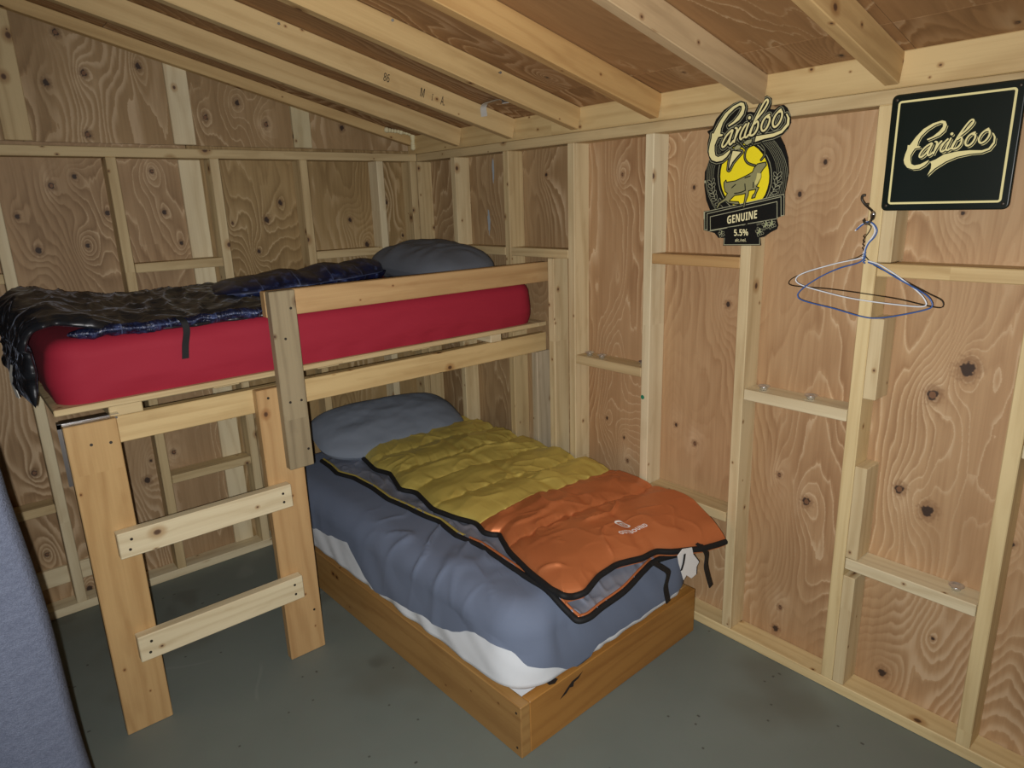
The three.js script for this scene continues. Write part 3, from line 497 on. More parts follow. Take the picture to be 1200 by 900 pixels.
// ---- dark sleeping bag over it
const creaseTex = dataTex(512, 512, (i, j) => { const x = i / 512, y = j / 512, w = 0.6 * noise(x * 9, y * 9); const v = 60 + 120 * Math.pow(1 - Math.abs(noise(x * 26 + w, y * 12 + 2 * w)), 3) + 70 * Math.pow(1 - Math.abs(noise(x * 50 - w, y * 30 + w)), 4) + 20 * noise(x * 90, y * 90); return [v, v, v]; }, false);
const plaidTex = dataTex(256, 256, (i, j) => {
  const a = Math.floor(i / 21) % 3, b = Math.floor(j / 21) % 3; let c = [22, 34, 78];
  if (a === 0) c = mix3(c, [10, 14, 32], 0.6); if (b === 0) c = mix3(c, [12, 16, 36], 0.5); if (i % 128 < 4 || j % 128 < 4) c = [84, 96, 130]; const n = fbm(i * 0.05, j * 0.05, 3); return mix3(mix3(c, [14, 18, 34], 0.35), [84, 100, 146], clamp(n * 1.2));
});
{
  const t = thing('sleeping_bag', 'shiny black sleeping bag with blue checked lining spread over the red mattress', 'sleeping bag', [-1.2, 1.30, 0.46]);
  const ox = 1.2, oy = -1.30, oz = -0.46;
  // path along the bed, falling over the foot end
  const path = s => { // s in metres from the hanging end
    const r = 0.07, drop = 0.17; if (s < drop) return [-1.905 + 0.012 * Math.sin(s * 14), 1.125 + s, -1, 0];
    s -= drop; const q = r * Math.PI / 2; if (s < q) { const th = s / r; return [-1.905 + r * (1 - Math.cos(th)), 1.295 + r * Math.sin(th) - 0.0, -Math.cos(th), Math.sin(th)]; }
    return [-1.835 + s - q, 1.365 - 0.05 * sstep(0, 0.25, s - q), 0, 1];
  };
  const LEN = 1.32;
  const bag = gridGeo(240, 150, (i, j) => {
    const p = path(j > 2 ? 0 : i * LEN), v = j;
    const ang = v * 2; const top = ang <= 1; const q = top ? ang : 2 - ang; // cross-section loop: over the top from back to front, then under
    const z0 = 0.035 + 0.012 * noise(i * 9, 3), z1 = 0.902 + 0.018 * noise(i * 14, 1) + 0.012 * noise(i * 40, 5) - 0.05 * (1 - sstep(0, 0.12, i));
    const z = lerp(z0, z1, q);
    const e = Math.pow(Math.max(0, 1 - Math.pow(Math.abs(q * 2 - 1), 7)), 0.5) * Math.pow(Math.max(0, 1 - Math.pow(1 - Math.min(i, 1 - i) * 26 < 0 ? 0 : 1 - Math.min(i, 1 - i) * 26, 2)), 0.5);
    const hump = 0.035 * Math.exp(-Math.pow((q - 0.35) / 0.3, 2));
    let h = top ? (0.020 + hump * p[3]) * e : -0.014 * e;
    if (top) h += e * (0.010 * fbm(i * 16, q * 9, 3) + 0.012 * Math.pow(1 - Math.abs(noise(i * 22 + q * 4, q * 9 + 3)), 4) + 0.003 * noise(i * 60, q * 22) + 0.008 * Math.sin(i * LEN * 22 + 3 * noise(i * 6, q * 4)) * sstep(0.5, 0.9, q));
    const pd = p; return [pd[0] + pd[2] * h + ox, pd[1] - 0.02 + pd[3] * h + oy, z + oz];
  }, (i, j) => [i, j <= 0.5 ? j * 2 : 2 - j * 2], false);
  part(t, 'shell', bag, new THREE.MeshPhysicalMaterial({ color: 0x1d1f23, roughness: 0.4, bumpMap: creaseTex, bumpScale: 0.004, sheen: 0.35, sheenRoughness: 0.35, sheenColor: new THREE.Color(0x8a94a6), side: THREE.DoubleSide }));
  // the lining rolled out along the front hem
  const roll = gridGeo(160, 20, (i, j) => {
    const x = lerp(-1.80, -1.2, i), a = j * Math.PI * 2, e = Math.pow(Math.max(0, 1 - Math.pow(Math.abs(i * 2 - 1), 8)), 0.5), k = 1 + 0.45 * fbm(i * 30, Math.cos(a) * 2 + 3, 3);
    return [x + ox, 1.309 + 0.005 * noise(i * 18, 2) + 0.016 * e * k * Math.sin(a) + oy, 0.893 + 0.012 * noise(i * 11, 7) + 0.020 * e * k * Math.cos(a) + oz];
  }, (i, j) => [i * 2.2, j * 0.3]);
  part(t, 'lining_edge', roll, new THREE.MeshStandardMaterial({ map: plaidTex, roughness: 0.4, bumpMap: creaseTex, bumpScale: 0.004, side: THREE.DoubleSide }), null, 'blue checked lining rolled out along the edge');
  // turned-back blue lining toward the pillow
  const lin = gridGeo(90, 60, (i, j) => {
    const x = lerp(-1.28, -0.46, i), ang = j * Math.PI * 2, zc = lerp(0.46, 0.32, i), rz = lerp(0.20, 0.16, i) * (1 + 0.1 * noise(i * 7, 2)), e = Math.pow(Math.max(0, 1 - Math.pow(Math.abs(i * 2 - 1), 5)), 0.5);
    const ry = (lerp(0.032, 0.062, i) + 0.014 * noise(i * 8, 9)) * e, k = 1 + 0.13 * fbm(i * 14, Math.cos(ang) * 2 + 5, 3);
    return [x + ox + 0.02 * noise(j * 9, 3), 1.338 + 0.016 * i + ry * Math.sin(ang) * k + oy, zc + rz * e * Math.cos(ang) * k + oz];
  }, (i, j) => [i * 2.6, j * 1.4]);
  part(t, 'care_tag', strapGeo([[-1.925 + ox, 1.20 + oy, 0.62 + oz], [-1.935 + ox, 1.16 + oy, 0.63 + oz], [-1.93 + ox, 1.10 + oy, 0.64 + oz]], 0.03, 0.002, [0.2, 0, 1]), new THREE.MeshStandardMaterial({ color: 0xd8d6cc, roughness: 0.8 }), null, 'white care tag');
  part(t, 'lining', lin, new THREE.MeshStandardMaterial({ map: plaidTex, roughness: 0.5, side: THREE.DoubleSide }), null, 'blue checked lining turned back');
  part(t, 'strap', strapGeo([[-1.50 + ox, 1.325 + oy, 0.90 + oz], [-1.492 + ox, 1.312 + oy, 0.925 + oz], [-1.489 + ox, 1.285 + oy, 0.93 + oz], [-1.498 + ox, 1.24 + oy, 0.927 + oz], [-1.504 + ox, 1.196 + oy, 0.926 + oz]], 0.02, 0.003), M.black, null, 'black tie strap');
}
// ---- pillows
const greyCloth = cloth(0x697489, 0.85, 9), slate = cloth(0x5f646c, 0.88, 9);
{
  const p = soloThing('pillow', pillowGeo(0.42, 0.68, 0.21, 4, (u, v) => 0.12 * u - 0.05 * v), slate, 'dark grey pillow propped in the corner on the red mattress', 'pillow', [-0.222, 1.362, 0.405]);
  p.rotation.set(0.05, 0.0, 0.03);
  const q = soloThing('pillow', pillowGeo(0.80, 0.44, 0.20, 9, (u, v) => 0.2 * u - 0.1 * v), cloth(0x767f8c, 0.85, 9), 'slate grey pillow at the head of the lower bed, beside the yellow quilting', 'pillow', [-0.415, 0.54, 0.222]);
  q.rotation.set(0.30, -0.10, -0.01);
}

// ================================================================ lower bed
const BT = 0.028; // the frame stands slightly askew
const bed = thing('box_bed', 'low box bed frame of honey-stained planks standing on the floor', 'bed frame', [-0.974, 0, 1.879]);
bed.rotation.y = BT;
{
  const hon = woodMat(LT[3], 0xd8c29a, 0.5), hon2 = woodMat(LT[3], 0xdab67c, 0.42);
  const b = (n, a, c, ax, m, l) => board(bed, n, a, c, ax, m, l);
  b('side_rail', [0, 0, -1.84], [0.038, 0.184, 0], 2, hon); b('side_rail', [0.876, 0, -1.84], [0.914, 0.184, -0.038], 2, hon);
  const fb = b('footboard', [0.0385, 0, -0.038], [0.914, 0.184, 0], 0, hon2, 'orange-stained foot plank with dark knots'); b('headboard', [0.0385, 0, -1.84], [0.8755, 0.184, -1.802], 0, hon);
  for (let k = 0; k < 6; k++) b('slat', [0.0385, 0.07, -1.74 + k * 0.31], [0.8755, 0.089, -1.65 + k * 0.31], 0, M.tan);
  for (const [x, y] of [[0.0, 0.155], [0.0, 0.03]]) { const g = new THREE.CylinderGeometry(0.004, 0.004, 0.002, 8); g.rotateZ(Math.PI / 2); part(bed, 'screw', g, M.nail, [x - 0.0005, y, -0.02]); }
  const kmat = new THREE.MeshStandardMaterial({ color: 0x1d130c, roughness: 0.9 });
  const blob = (pts) => { const s = new THREE.Shape(); pts.forEach((p, i) => s[i ? 'lineTo' : 'moveTo'](p[0], p[1])); s.closePath(); return new THREE.ShapeGeometry(s); };
  part(bed, 'knot', blob([[0.165, 0.118], [0.20, 0.142], [0.222, 0.155], [0.25, 0.158], [0.275, 0.166], [0.252, 0.149], [0.232, 0.146], [0.228, 0.132], [0.212, 0.137], [0.196, 0.125]]), kmat, [0, 0, 0.0006], 'dark split knot');
  const kt = part(bed, 'knot', blob([[0.135, -0.03], [0.165, -0.035], [0.172, -0.012], [0.15, -0.004], [0.132, -0.012]]), kmat, [0, 0.1846, 0], 'dark bark hole'); kt.rotation.x = Math.PI / 2; kt.scale.y = -1; kt.scale.set(1, 1, 1);
}
const mw = 0.838, md = 1.76; // mattress, between the rails
const bedPt = (lx, lz) => [-0.974 + lx * Math.cos(BT) + lz * Math.sin(BT), 1.879 - lx * Math.sin(BT) + lz * Math.cos(BT)];
{
  const [cx, cz] = bedPt(0.457, -0.92);
  const swell = y => 0.037 * sstep(0.186, 0.202, y) * (1 - 0.45 * sstep(0.24, 0.42, y));
  const wm = soloThing('mattress', padGeo({ w: mw, d: md, rc: 0.10, yt: 0.452, re: 0.085, hem: () => 0.0895, off: swell, nd: 26,
    disp: (x, y, z, nx, ny, nz) => (y > 0.19 && y < 0.34 ? 1 : 0.15) * (0.006 * Math.sin((nx ? z : x) * 40 + y * 38 + 6 * noise(x * 6 + 3, z * 6)) * (0.5 + 0.5 * noise(x * 3, z * 3)) + 0.005 * fbm(x * 9, z * 9 + y * 12, 3)) }), cloth(0xd6dade, 0.85, 10),
    'mattress in a rumpled white cover sunk into the low plank frame', 'mattress', [cx, 0, cz]);
  wm.rotation.y = BT;
  // grey sheet, its hem pulled up unevenly
  const hemL = [[-0.98, 0.27], [-0.45, 0.30], [-0.30, 0.31], [-0.22, 0.325], [-0.10, 0.345], [0.05, 0.25], [0.115, 0.222], [0.36, 0.258], [0.55, 0.275], [0.66, 0.315], [0.72, 0.345], [0.80, 0.35], [0.9, 0.325]];
  const hemF = [[-0.46, 0.325], [-0.40, 0.30], [-0.333, 0.265], [-0.263, 0.220], [-0.20, 0.196], [-0.16, 0.198], [-0.115, 0.232], [0.0, 0.228], [0.2, 0.226], [0.33, 0.232], [0.44, 0.245]];
  const pl = (L, q) => { for (let k = 1; k < L.length; k++) if (q <= L[k][0]) return lerp(L[k - 1][1], L[k][1], clamp((q - L[k - 1][0]) / (L[k][0] - L[k - 1][0]))); return L[L.length - 1][1]; };
  const hem = (x, z) => { const onF = sstep(-0.03, 0.03, (z - md / 2) - (-mw / 2 - x)); if (x > 0.3 && z < 0.8) return 0.2; const l = pl(hemL, z), f = pl(hemF, x); return Math.max(0.186, (z > md / 2 - 0.08 && x < -mw / 2 + 0.08 ? lerp(l, f, onF) : (x < -mw / 2 + 0.01 ? l : f)) + 0.006 * noise(x * 30, z * 30)); };
  const sh = soloThing('bed_sheet', padGeo({ w: mw + 0.012, d: md + 0.012, rc: 0.105, yt: 0.458, re: 0.09, hem, off: swell, ns: 560, nd: 22, na: 10, nt: 40,
    disp: (x, y, z, nx, ny, nz) => {
      const side = 1 - ny; let e = 0.0025 * fbm(x * 6, z * 6, 3);
      const cdx = x + 0.36, cdz = z - 0.72, cd = Math.hypot(cdx, cdz);       // swag at the near corner
      e += 0.009 * Math.exp(-Math.pow(cd / 0.22, 2)) * Math.sin(cd * 44 + 5 * noise(x * 5, z * 5 + y * 4)) * (0.3 + 0.7 * side);
      e += 0.0035 * side * Math.sin((Math.abs(nx) > Math.abs(nz) ? z : x) * 30 + y * 26 + 7 * noise(x * 4, z * 4)) * (0.4 + 0.6 * noise(x * 3 + 8, z * 3));
      const crease = Math.pow(1 - Math.abs(noise(x * 9 - z * 7 + 2, z * 11 + x * 9 + 4)), 5); e += 0.018 * crease * (0.15 + 0.85 * ny) * Math.exp(-Math.pow((x + 0.36) / 0.16, 2)) * Math.exp(-Math.pow((z - 0.38) / 0.3, 2));
      return Math.max(e, -0.001) + 0.004;
    } }), greyCloth, 'slate blue grey fitted sheet pulled crookedly over the lower mattress', 'sheet', [cx, 0, cz]);
  sh.rotation.y = BT;
}

// ---- yellow and orange sleeping bag, unzipped
{
  const t = thing('sleeping_bag', 'unzipped quilted sleeping bag, yellow upper half and orange foot, on the grey sheet', 'sleeping bag', [-0.4, 0.46, 1.1]);
  const O = [-0.4, 0.46, 1.1];
  const rs = (pts, n, z0, z1) => { // resample a polyline by z
    const out = []; for (let k = 0; k <= n; k++) { const z = lerp(z0, z1, k / n); let q = 1; while (q < pts.length - 1 && pts[q][2] < z) q++; const a = pts[q - 1], b = pts[q], f = clamp((z - a[2]) / (b[2] - a[2] || 1)); out.push([lerp(a[0], b[0], f), z]); } return out;
  };
  const interp = (arr, tt) => { const f = clamp(tt) * (arr.length - 1), k = Math.min(arr.length - 2, Math.floor(f)); return [lerp(arr[k][0], arr[k + 1][0], f - k), lerp(arr[k][1], arr[k + 1][1], f - k)]; };
  const topL = [...rs(TR.bagL, 40, 0.10, 1.326), ...rs(TR.bagL, 20, 1.326, 1.885).slice(1)];
  const TS = 40 / 60; // t of the yellow / orange seam
  const rightZ = tt => tt < TS ? lerp(0.20, 1.371, tt / TS) : lerp(1.371, 1.955, (tt - TS) / (1 - TS));
  const rightX = tt => lerp(-0.012, -0.05, sstep(0.85, 1, tt));
  const footZ = x => { const L = TR.bagFoot; for (let k = 1; k < L.length; k++) if (x <= L[k][0]) return lerp(L[k - 1][2], L[k][2], clamp((x - L[k - 1][0]) / (L[k][0] - L[k - 1][0]))); return L[L.length - 1][2]; };
  const seams = [0.10, 0.215, 0.33, 0.44, 0.55, TS, 0.80];
  function top(u, tt) { // the outer shell
    const l = interp(topL, tt), rx = rightX(tt), rz = rightZ(tt);
    let x = lerp(l[0], rx, u), z = lerp(l[1], rz, u); z += (footZ(x) - lerp(1.885, 1.955, u)) * Math.pow(tt, 9);
    const edge = Math.min(1, Math.min(u / 0.14, (1 - tt) / 0.10)); const e = Math.sqrt(clamp(1 - Math.pow(1 - clamp(edge), 2)));
    let sd = 1; const wob = 0.012 * noise(u * 6, tt * 20); for (const s of seams) sd = Math.min(sd, Math.abs(tt - s + wob * (s === TS ? 0.2 : 1)));
    const quilt = Math.sqrt(clamp(sd / 0.045)), cross = 1 - 0.35 * Math.exp(-Math.pow((u - 0.52 + 0.04 * noise(tt * 9, 2)) / 0.03, 2));
    let y = 0.479 + 0.016 * e + 0.026 * e * quilt * cross + 0.012 * Math.sin(u * Math.PI) + 0.012 * u;
    const X = x * 1.0, Z = z;
    const A = X * 0.92 + Z * 0.38, B = Z * 0.92 - X * 0.38, ww = 0.5 * noise(X * 5, Z * 5);
    const flat = 1 - 0.9 * Math.exp(-Math.pow((X + 0.385) / 0.13, 2) - Math.pow((Z - 1.80) / 0.10, 2));
    const mask = flat * sstep(-0.15, 0.35, noise(X * 7 + 20, Z * 7)), near = Math.exp(-sd / 0.022);
    y += e * (0.007 * fbm(X * 4.5 + 3, Z * 4.5, 2) + 0.018 * mask * Math.pow(1 - Math.abs(noise(A * 2.6 + ww, B * 8 + 2 * ww)), 6) * (0.4 + 0.6 * quilt) + 0.006 * flat * (1 - mask) * Math.pow(1 - Math.abs(noise(A * 9 + B * 5 + 4, B * 12 - A * 5)), 5) + 0.009 * near * Math.max(-0.2, noise(u * 30 + 5, tt * 22)) + 0.0065 * flat * sstep(-0.1, 0.4, noise(X * 9 + 4, Z * 9 + 11)) * Math.pow(1 - Math.abs(noise(A * 5 + 31 + ww, B * 19 - ww)), 5) + 0.002 * noise(A * 9, B * 26));
    y -= 0.062 * Math.pow(clamp((z - 1.76) / 0.2), 1.6) * lerp(0.1, 1, sstep(0, 0.7, u));
    if (tt < 0.12) y -= 0.02 * (1 - tt / 0.12);
    return [x, y, z];
  }
  const panel = (t0, t1, n) => {
    const g = gridGeo(190, n + 2, (i, j) => {
      const jj = j * (n + 2) - 1; const tt = lerp(t0, t1, clamp(jj / n)); let u = i, skirt = jj < 0 || jj > n;
      const p = top(Math.max(0.0, i * 1.02 - 0.02), tt); if (i < 0.001) p[1] = Math.min(p[1], 0.474); if (skirt) p[1] -= (t1 > 0.99 && jj > n) || (t0 < 0.01 && jj < 0) ? 0.02 : 0.004;
      return [p[0] - O[0], p[1] - O[1], p[2] - O[2]];
    }, (i, j) => [i * 0.75, lerp(t0, t1, j) * 1.8]);
    return g;
  };
  const crinkle = dataTex(512, 512, (i, j) => { const x = i / 512, y = j / 512; const v = 128 + 70 * fbm(x * 14, y * 14, 3) + 60 * (Math.pow(1 - Math.abs(noise(x * 18 + y * 9, y * 22 - x * 7)), 5) - 0.3); return [v, v, v]; }, false);
  const satin = (c) => new THREE.MeshPhysicalMaterial({ color: c, metalness: 0.5, roughness: 0.44, side: THREE.DoubleSide, bumpMap: crinkle, bumpScale: 0.0007, sheen: 0.25, sheenRoughness: 0.4, sheenColor: new THREE.Color(c) });
  const yel = satin(0xd8c468), ora = satin(0xd07e4e), dark = satin(0x9298a8);
  part(t, 'upper_panel', panel(0, TS, 250), yel, null, 'quilted golden yellow satin');
  part(t, 'foot_panel', panel(TS, 1, 140), ora, null, 'burnt orange satin');
  // black zip along the open edge of the top layer
  const zip = []; for (let k = 0; k <= 60; k++) { const p = top(0.0, 0.07 + 0.93 * k / 60); zip.push([p[0] - 0.004 - O[0], 0.481 + 0.006 * clamp((p[2] - 1.7) / 0.15) - O[1], p[2] - O[2]]); }
  for (let k = 1; k <= 30; k++) { const p = top(k / 30 * 0.99, 1); zip.push([p[0] - O[0], p[1] - 0.002 - O[1], p[2] + 0.004 - O[2]]); }
  part(t, 'zip', tube(zip, 0.0105, false, 360, 8), M.black, null, 'black zip tape');
  // the under layer with its grey lining showing
  const lowL = [...rs([...TR.lowL.slice(0, 13), [-0.782, 0.47, 1.78], [-0.788, 0.45, 1.86], [-0.782, 0.43, 1.935]], 60, 0.244, 1.932)];
  const lowY = z => 0.468 - 0.045 * sstep(1.80, 1.95, z);
  const footLow = TR.lowFoot;
  const fz = x => { for (let k = 1; k < footLow.length; k++) if (x <= footLow[k][0]) { const a = footLow[k - 1], b = footLow[k]; return lerp(a[2], b[2], clamp((x - a[0]) / (b[0] - a[0]))); } return footLow[footLow.length - 1][2]; };
  const under = gridGeo(110, 220, (i, j) => {
    const l = interp(lowL, j); const xr = -0.04; let x = lerp(l[0], xr, i * i * 0.5 + i * 0.5), z = l[1]; z = lerp(z, 0.244 + (fz(x) - 0.244) * j, sstep(0.75, 1, j));
    let y = lowY(z) + 0.007 * fbm(x * 12, z * 12 + 5, 3) + 0.009 * Math.pow(1 - Math.abs(noise(x * 30 + z * 8, z * 16)), 3) - (i < 0.001 ? 0.006 : 0);
    return [x - O[0], y - O[1], z - O[2]];
  }, (i, j) => [i * 0.75, j * 1.7]);
  part(t, 'lining', under, dark, null, 'shiny dark grey lining');
  const lz = [], pipY = [], pipO = [];
  for (let k = 0; k <= 60; k++) { const l = lowL[k]; const p = [l[0] - 0.003 - O[0], lowY(l[1]) - 0.002 - O[1], l[1] - O[2]]; lz.push(p); (l[1] < 1.36 ? pipY : pipO).push([p[0] + 0.012, p[1] + 0.006, p[2]]); }
  for (let k = 0; k < footLow.length; k++) { const q = footLow[k], p = [q[0] - O[0], lowY(q[2]) - 0.002 - O[1], q[2] - O[2]]; if (k) lz.push(p); pipO.push([p[0], p[1] + 0.007, p[2] - 0.010]); }
  part(t, 'zip', tube(lz, 0.0105, false, 360, 8), M.black, null, 'black zip tape');
  part(t, 'piping', tube(pipY, 0.006, false, 160, 6), yel, null, 'yellow shell edge'); part(t, 'piping', tube(pipO, 0.006, false, 200, 6), ora, null, 'orange shell edge');
  const rel = L => L.map(p => [p[0] - O[0], p[1] - O[1], p[2] - O[2]]);
  part(t, 'strap', strapGeo(rel([[-0.40, 0.455, 1.915], [-0.385, 0.440, 1.94], [-0.362, 0.416, 1.945], [-0.366, 0.393, 1.945], [-0.371, 0.366, 1.943], [-0.357, 0.301, 1.945]]), 0.028, 0.003, [1, 0, -0.2]), M.black, null, 'black tie strap');
  part(t, 'strap', strapGeo(rel([[-0.185, 0.458, 1.935], [-0.175, 0.44, 1.953], [-0.154, 0.407, 1.955], [-0.156, 0.367, 1.955], [-0.142, 0.324, 1.955], [-0.116, 0.264, 1.955]]), 0.028, 0.003, [1, 0, -0.2]), M.black, null, 'black tie strap');
  const tagPts = [[-0.286, 0.476], [-0.233, 0.462], [-0.223, 0.432], [-0.186, 0.388], [-0.2, 0.374], [-0.2, 0.344], [-0.229, 0.340], [-0.258, 0.364], [-0.274, 0.352], [-0.292, 0.397], [-0.305, 0.427], [-0.314, 0.46]];
  const ts = new THREE.Shape(); tagPts.forEach((p, i) => ts[i ? 'lineTo' : 'moveTo'](p[0] - O[0], p[1] - O[1])); ts.closePath();
  const tg = part(t, 'care_tag', new THREE.ExtrudeGeometry(ts, { depth: 0.002, bevelEnabled: false }), new THREE.MeshStandardMaterial({ color: 0xe8e8e6, roughness: 0.7 }), [0, 0, 1.945 - O[2]], 'crumpled white care tag');
  part(tg, 'zip_pull', strapGeo([[-0.278 - O[0], 0.455 - O[1], 0.005], [-0.285 - O[0], 0.425 - O[1], 0.006], [-0.296 - O[0], 0.40 - O[1], 0.006]], 0.008, 0.003), M.black);
  // printed emblem and name on the orange foot, following the cloth
  const c = document.createElement('canvas'); c.width = 512; c.height = 256; const k = c.getContext('2d'); k.fillStyle = '#000'; k.fillRect(0, 0, 512, 256);
  k.strokeStyle = '#fff'; k.fillStyle = '#fff'; k.lineWidth = 17; k.lineJoin = 'round';
  k.save(); k.translate(256, 78); k.beginPath(); k.roundRect(-48, -48, 96, 96, 22); k.stroke(); k.fillRect(-24, -24, 48, 48); k.fillStyle = '#000'; k.beginPath(); k.moveTo(-14, 16); k.lineTo(0, -10); k.lineTo(16, 16); k.fill(); k.restore();
  k.fillStyle = '#fff'; k.font = 'bold 62px sans-serif'; k.textAlign = 'center'; k.textBaseline = 'middle'; k.fillText('OUTBOUND', 256, 200);
  const inv = (x, z) => { let u = 0.5, tt = 0.85; for (let n = 0; n < 30; n++) { const p = top(u, tt); u += (x - p[0]) / 0.75; tt += (z - p[2]) / 1.75; } return [u, tt]; };
  const lg = gridGeo(96, 48, (i, j) => { const lx = (i - 0.5) * 0.185, lz2 = (0.5 - j) * 0.0925; const a = -0.14; const x = -0.385 + lx * Math.cos(a) - lz2 * Math.sin(a), z = 1.782 + lx * Math.sin(-a) * 1 + lz2 * Math.cos(a); const q = inv(x, z), p = top(q[0], q[1]); return [p[0] - O[0], p[1] + 0.0035 - O[1], p[2] - O[2]]; }, (i, j) => [i, j]);
  part(t, 'printed_logo', lg, new THREE.MeshStandardMaterial({ color: 0xe4e0dc, alphaMap: new THREE.CanvasTexture(c), transparent: true, roughness: 0.6, side: THREE.DoubleSide }), null, 'small white printed emblem');
}

// ================================================================ signs
function strokePath(k, pts, w, close) {
  k.beginPath(); k.moveTo(pts[0][0], pts[0][1]);
  for (let i = 1; i < pts.length - 1; i++) { const mx = (pts[i][0] + pts[i + 1][0]) / 2, my = (pts[i][1] + pts[i + 1][1]) / 2; k.quadraticCurveTo(pts[i][0], pts[i][1], mx, my); }
  const e = pts[pts.length - 1]; k.lineTo(e[0], e[1]); if (close) k.closePath();
}
function poly(k, pts) { k.beginPath(); pts.forEach((p, i) => k[i ? 'lineTo' : 'moveTo'](p[0], p[1])); k.closePath(); }
function script(k, map, fill, grow, dx, dy, tails = null) { // the lettering in sign millimetres; grow fattens it
  const f = p => [p[0] * map[0][0] + p[1] * map[0][1] + map[0][2] + dx, p[0] * map[1][0] + p[1] * map[1][1] + map[1][2] + dy], sc = (map[0][0] + map[1][1]) / 2;
  k.fillStyle = fill; k.strokeStyle = fill; k.lineJoin = 'round'; k.lineCap = 'round';
  for (const q of [TR.scriptC.map(f), ...(tails ? tails.map(t => t.map(p => [p[0] + dx, p[1] + dy])) : [TR.scriptTail.map(f)])]) { poly(k, q); k.fill(); if (grow > 0) { k.lineWidth = grow * 2; k.stroke(); } }
  for (const s of TR.scriptStrokes) { strokePath(k, s.map(f)); k.lineWidth = 4.3 * sc + grow * 2; k.stroke(); }
  const d = f(TR.dot); k.beginPath(); k.arc(d[0], d[1], 3.6 * sc + grow, 0, 7); k.fill();
}
const CREAM = '#e9dfa2', INK = '#101512';
{ // cut-out sign
  const PX = 3.3, Wm = 320, Hm = 470, MX = 12, c = document.createElement('canvas'); c.width = Math.round(Wm * PX); c.height = Math.round(Hm * PX);
  const k = c.getContext('2d'); k.scale(PX, PX); k.fillStyle = '#0c0f0e'; k.fillRect(0, 0, Wm, Hm); k.translate(MX, 0);
  const GREY = '#a9a98a';
  const closedPts = L => [...L, L[0], L[1]];
  // ring with fine lines
  const cx = TR.ring.reduce((a, p) => a + p[0], 0) / TR.ring.length, cy = TR.ring.reduce((a, p) => a + p[1], 0) / TR.ring.length;
  k.strokeStyle = GREY; k.lineWidth = 1.1; poly(k, TR.ring.map(p => [lerp(cx, p[0], 0.965), lerp(cy, p[1], 0.965)])); k.stroke();
  k.lineWidth = 0.9; for (let n = 0; n < 6; n++) { const L = []; for (let m = 0; m < 32; m++) { const a = TR.oval[m], b = TR.ring[m], f = 0.42 + n * 0.085; L.push([lerp(a[0], b[0], f), lerp(a[1], b[1], f)]); } poly(k, L); k.stroke(); }
  k.fillStyle = '#0c0f0e';
  for (const w of TR.wheat) { k.strokeStyle = '#0c0f0e'; k.lineWidth = 30; k.lineCap = 'round'; strokePath(k, w); k.stroke(); }
  for (const w of TR.wheat) { k.strokeStyle = GREY; k.lineWidth = 1.1; strokePath(k, w); k.stroke(); for (let q = 0; q < 3; q++) for (let n = 0; n < 2; n++) { const p = w[q], r = w[q + 1], x = lerp(p[0], r[0], n / 2), y = lerp(p[1], r[1], n / 2), a = Math.atan2(p[1] - r[1], p[0] - r[0]); for (const s of [-0.7, 0.7]) { k.save(); k.translate(x, y); k.rotate(a + s); k.beginPath(); k.ellipse(10, 0, 9.5, 4.6, 0, 0, 7); k.fill(); k.lineWidth = 1.5; k.stroke(); k.restore(); } } }
  // yellow disc
  const ox = TR.oval.reduce((a, p) => a + p[0], 0) / 32, oy = TR.oval.reduce((a, p) => a + p[1], 0) / 32;
  k.fillStyle = '#0c0f0e'; poly(k, TR.oval.map(p => [lerp(ox, p[0], 1.16), lerp(oy, p[1], 1.13)])); k.fill(); k.strokeStyle = GREY; k.lineWidth = 2; poly(k, TR.oval.map(p => [lerp(ox, p[0], 1.10), lerp(oy, p[1], 1.085)])); k.stroke();
  k.fillStyle = '#f2e024'; poly(k, TR.oval); k.fill();
  // banner plates
  for (const b of [TR.banner3, TR.banner2, TR.banner]) { k.fillStyle = '#0c0f0e'; poly(k, b); k.fill(); k.strokeStyle = GREY; k.lineWidth = 2.2; k.stroke(); }
  k.fillStyle = '#0c0f0e'; poly(k, TR.base); k.fill();
  k.strokeStyle = GREY; k.lineWidth = 2; k.beginPath(); const bs = TR.base; k.moveTo(bs[2][0], bs[2][1]); for (const q of [3, 4, 5]) k.lineTo(bs[q][0], bs[q][1]); k.stroke();
  // hops
  TR.hops.forEach((h, n) => { for (let q = 0; q < 9; q++) { const r = (n === 3 ? 9 : 12) * Math.sqrt((q + 0.5) / 9), a = q * 2.4; k.beginPath(); k.ellipse(h[0] + r * Math.cos(a), h[1] + r * Math.sin(a), 5.2, 3.4, a, 0, 7); k.fillStyle = q < 3 ? '#8f9a6c' : '#0c0f0e'; k.fill(); k.strokeStyle = GREY; k.lineWidth = 1.1; k.stroke(); } });
  // lettering on the plates: [left foot, right foot, left head] give each line's place and lean
  const line = (txt, q, col) => { const [a, b, h] = q; k.save(); k.font = 'bold 100px sans-serif'; const wd = k.measureText(txt).width; k.transform((b[0] - a[0]) / wd, (b[1] - a[1]) / wd, (a[0] - h[0]) / 73, (a[1] - h[1]) / 73, a[0], a[1]); k.fillStyle = col; k.textBaseline = 'alphabetic'; k.textAlign = 'left'; k.fillText(txt, 0, 0); k.restore(); };
  line('GENUINE', TR.genuine, '#efe7b4'); line('5.5%', TR.pct, '#efe7b4'); line('alc./vol.', TR.alc, '#d8d2a4');
  // leaping deer
  k.lineJoin = 'round'; k.strokeStyle = INK; k.lineWidth = 4; poly(k, TR.deer); k.stroke(); k.fillStyle = '#8f8c62'; k.fill(); k.lineWidth = 2.4; k.stroke();
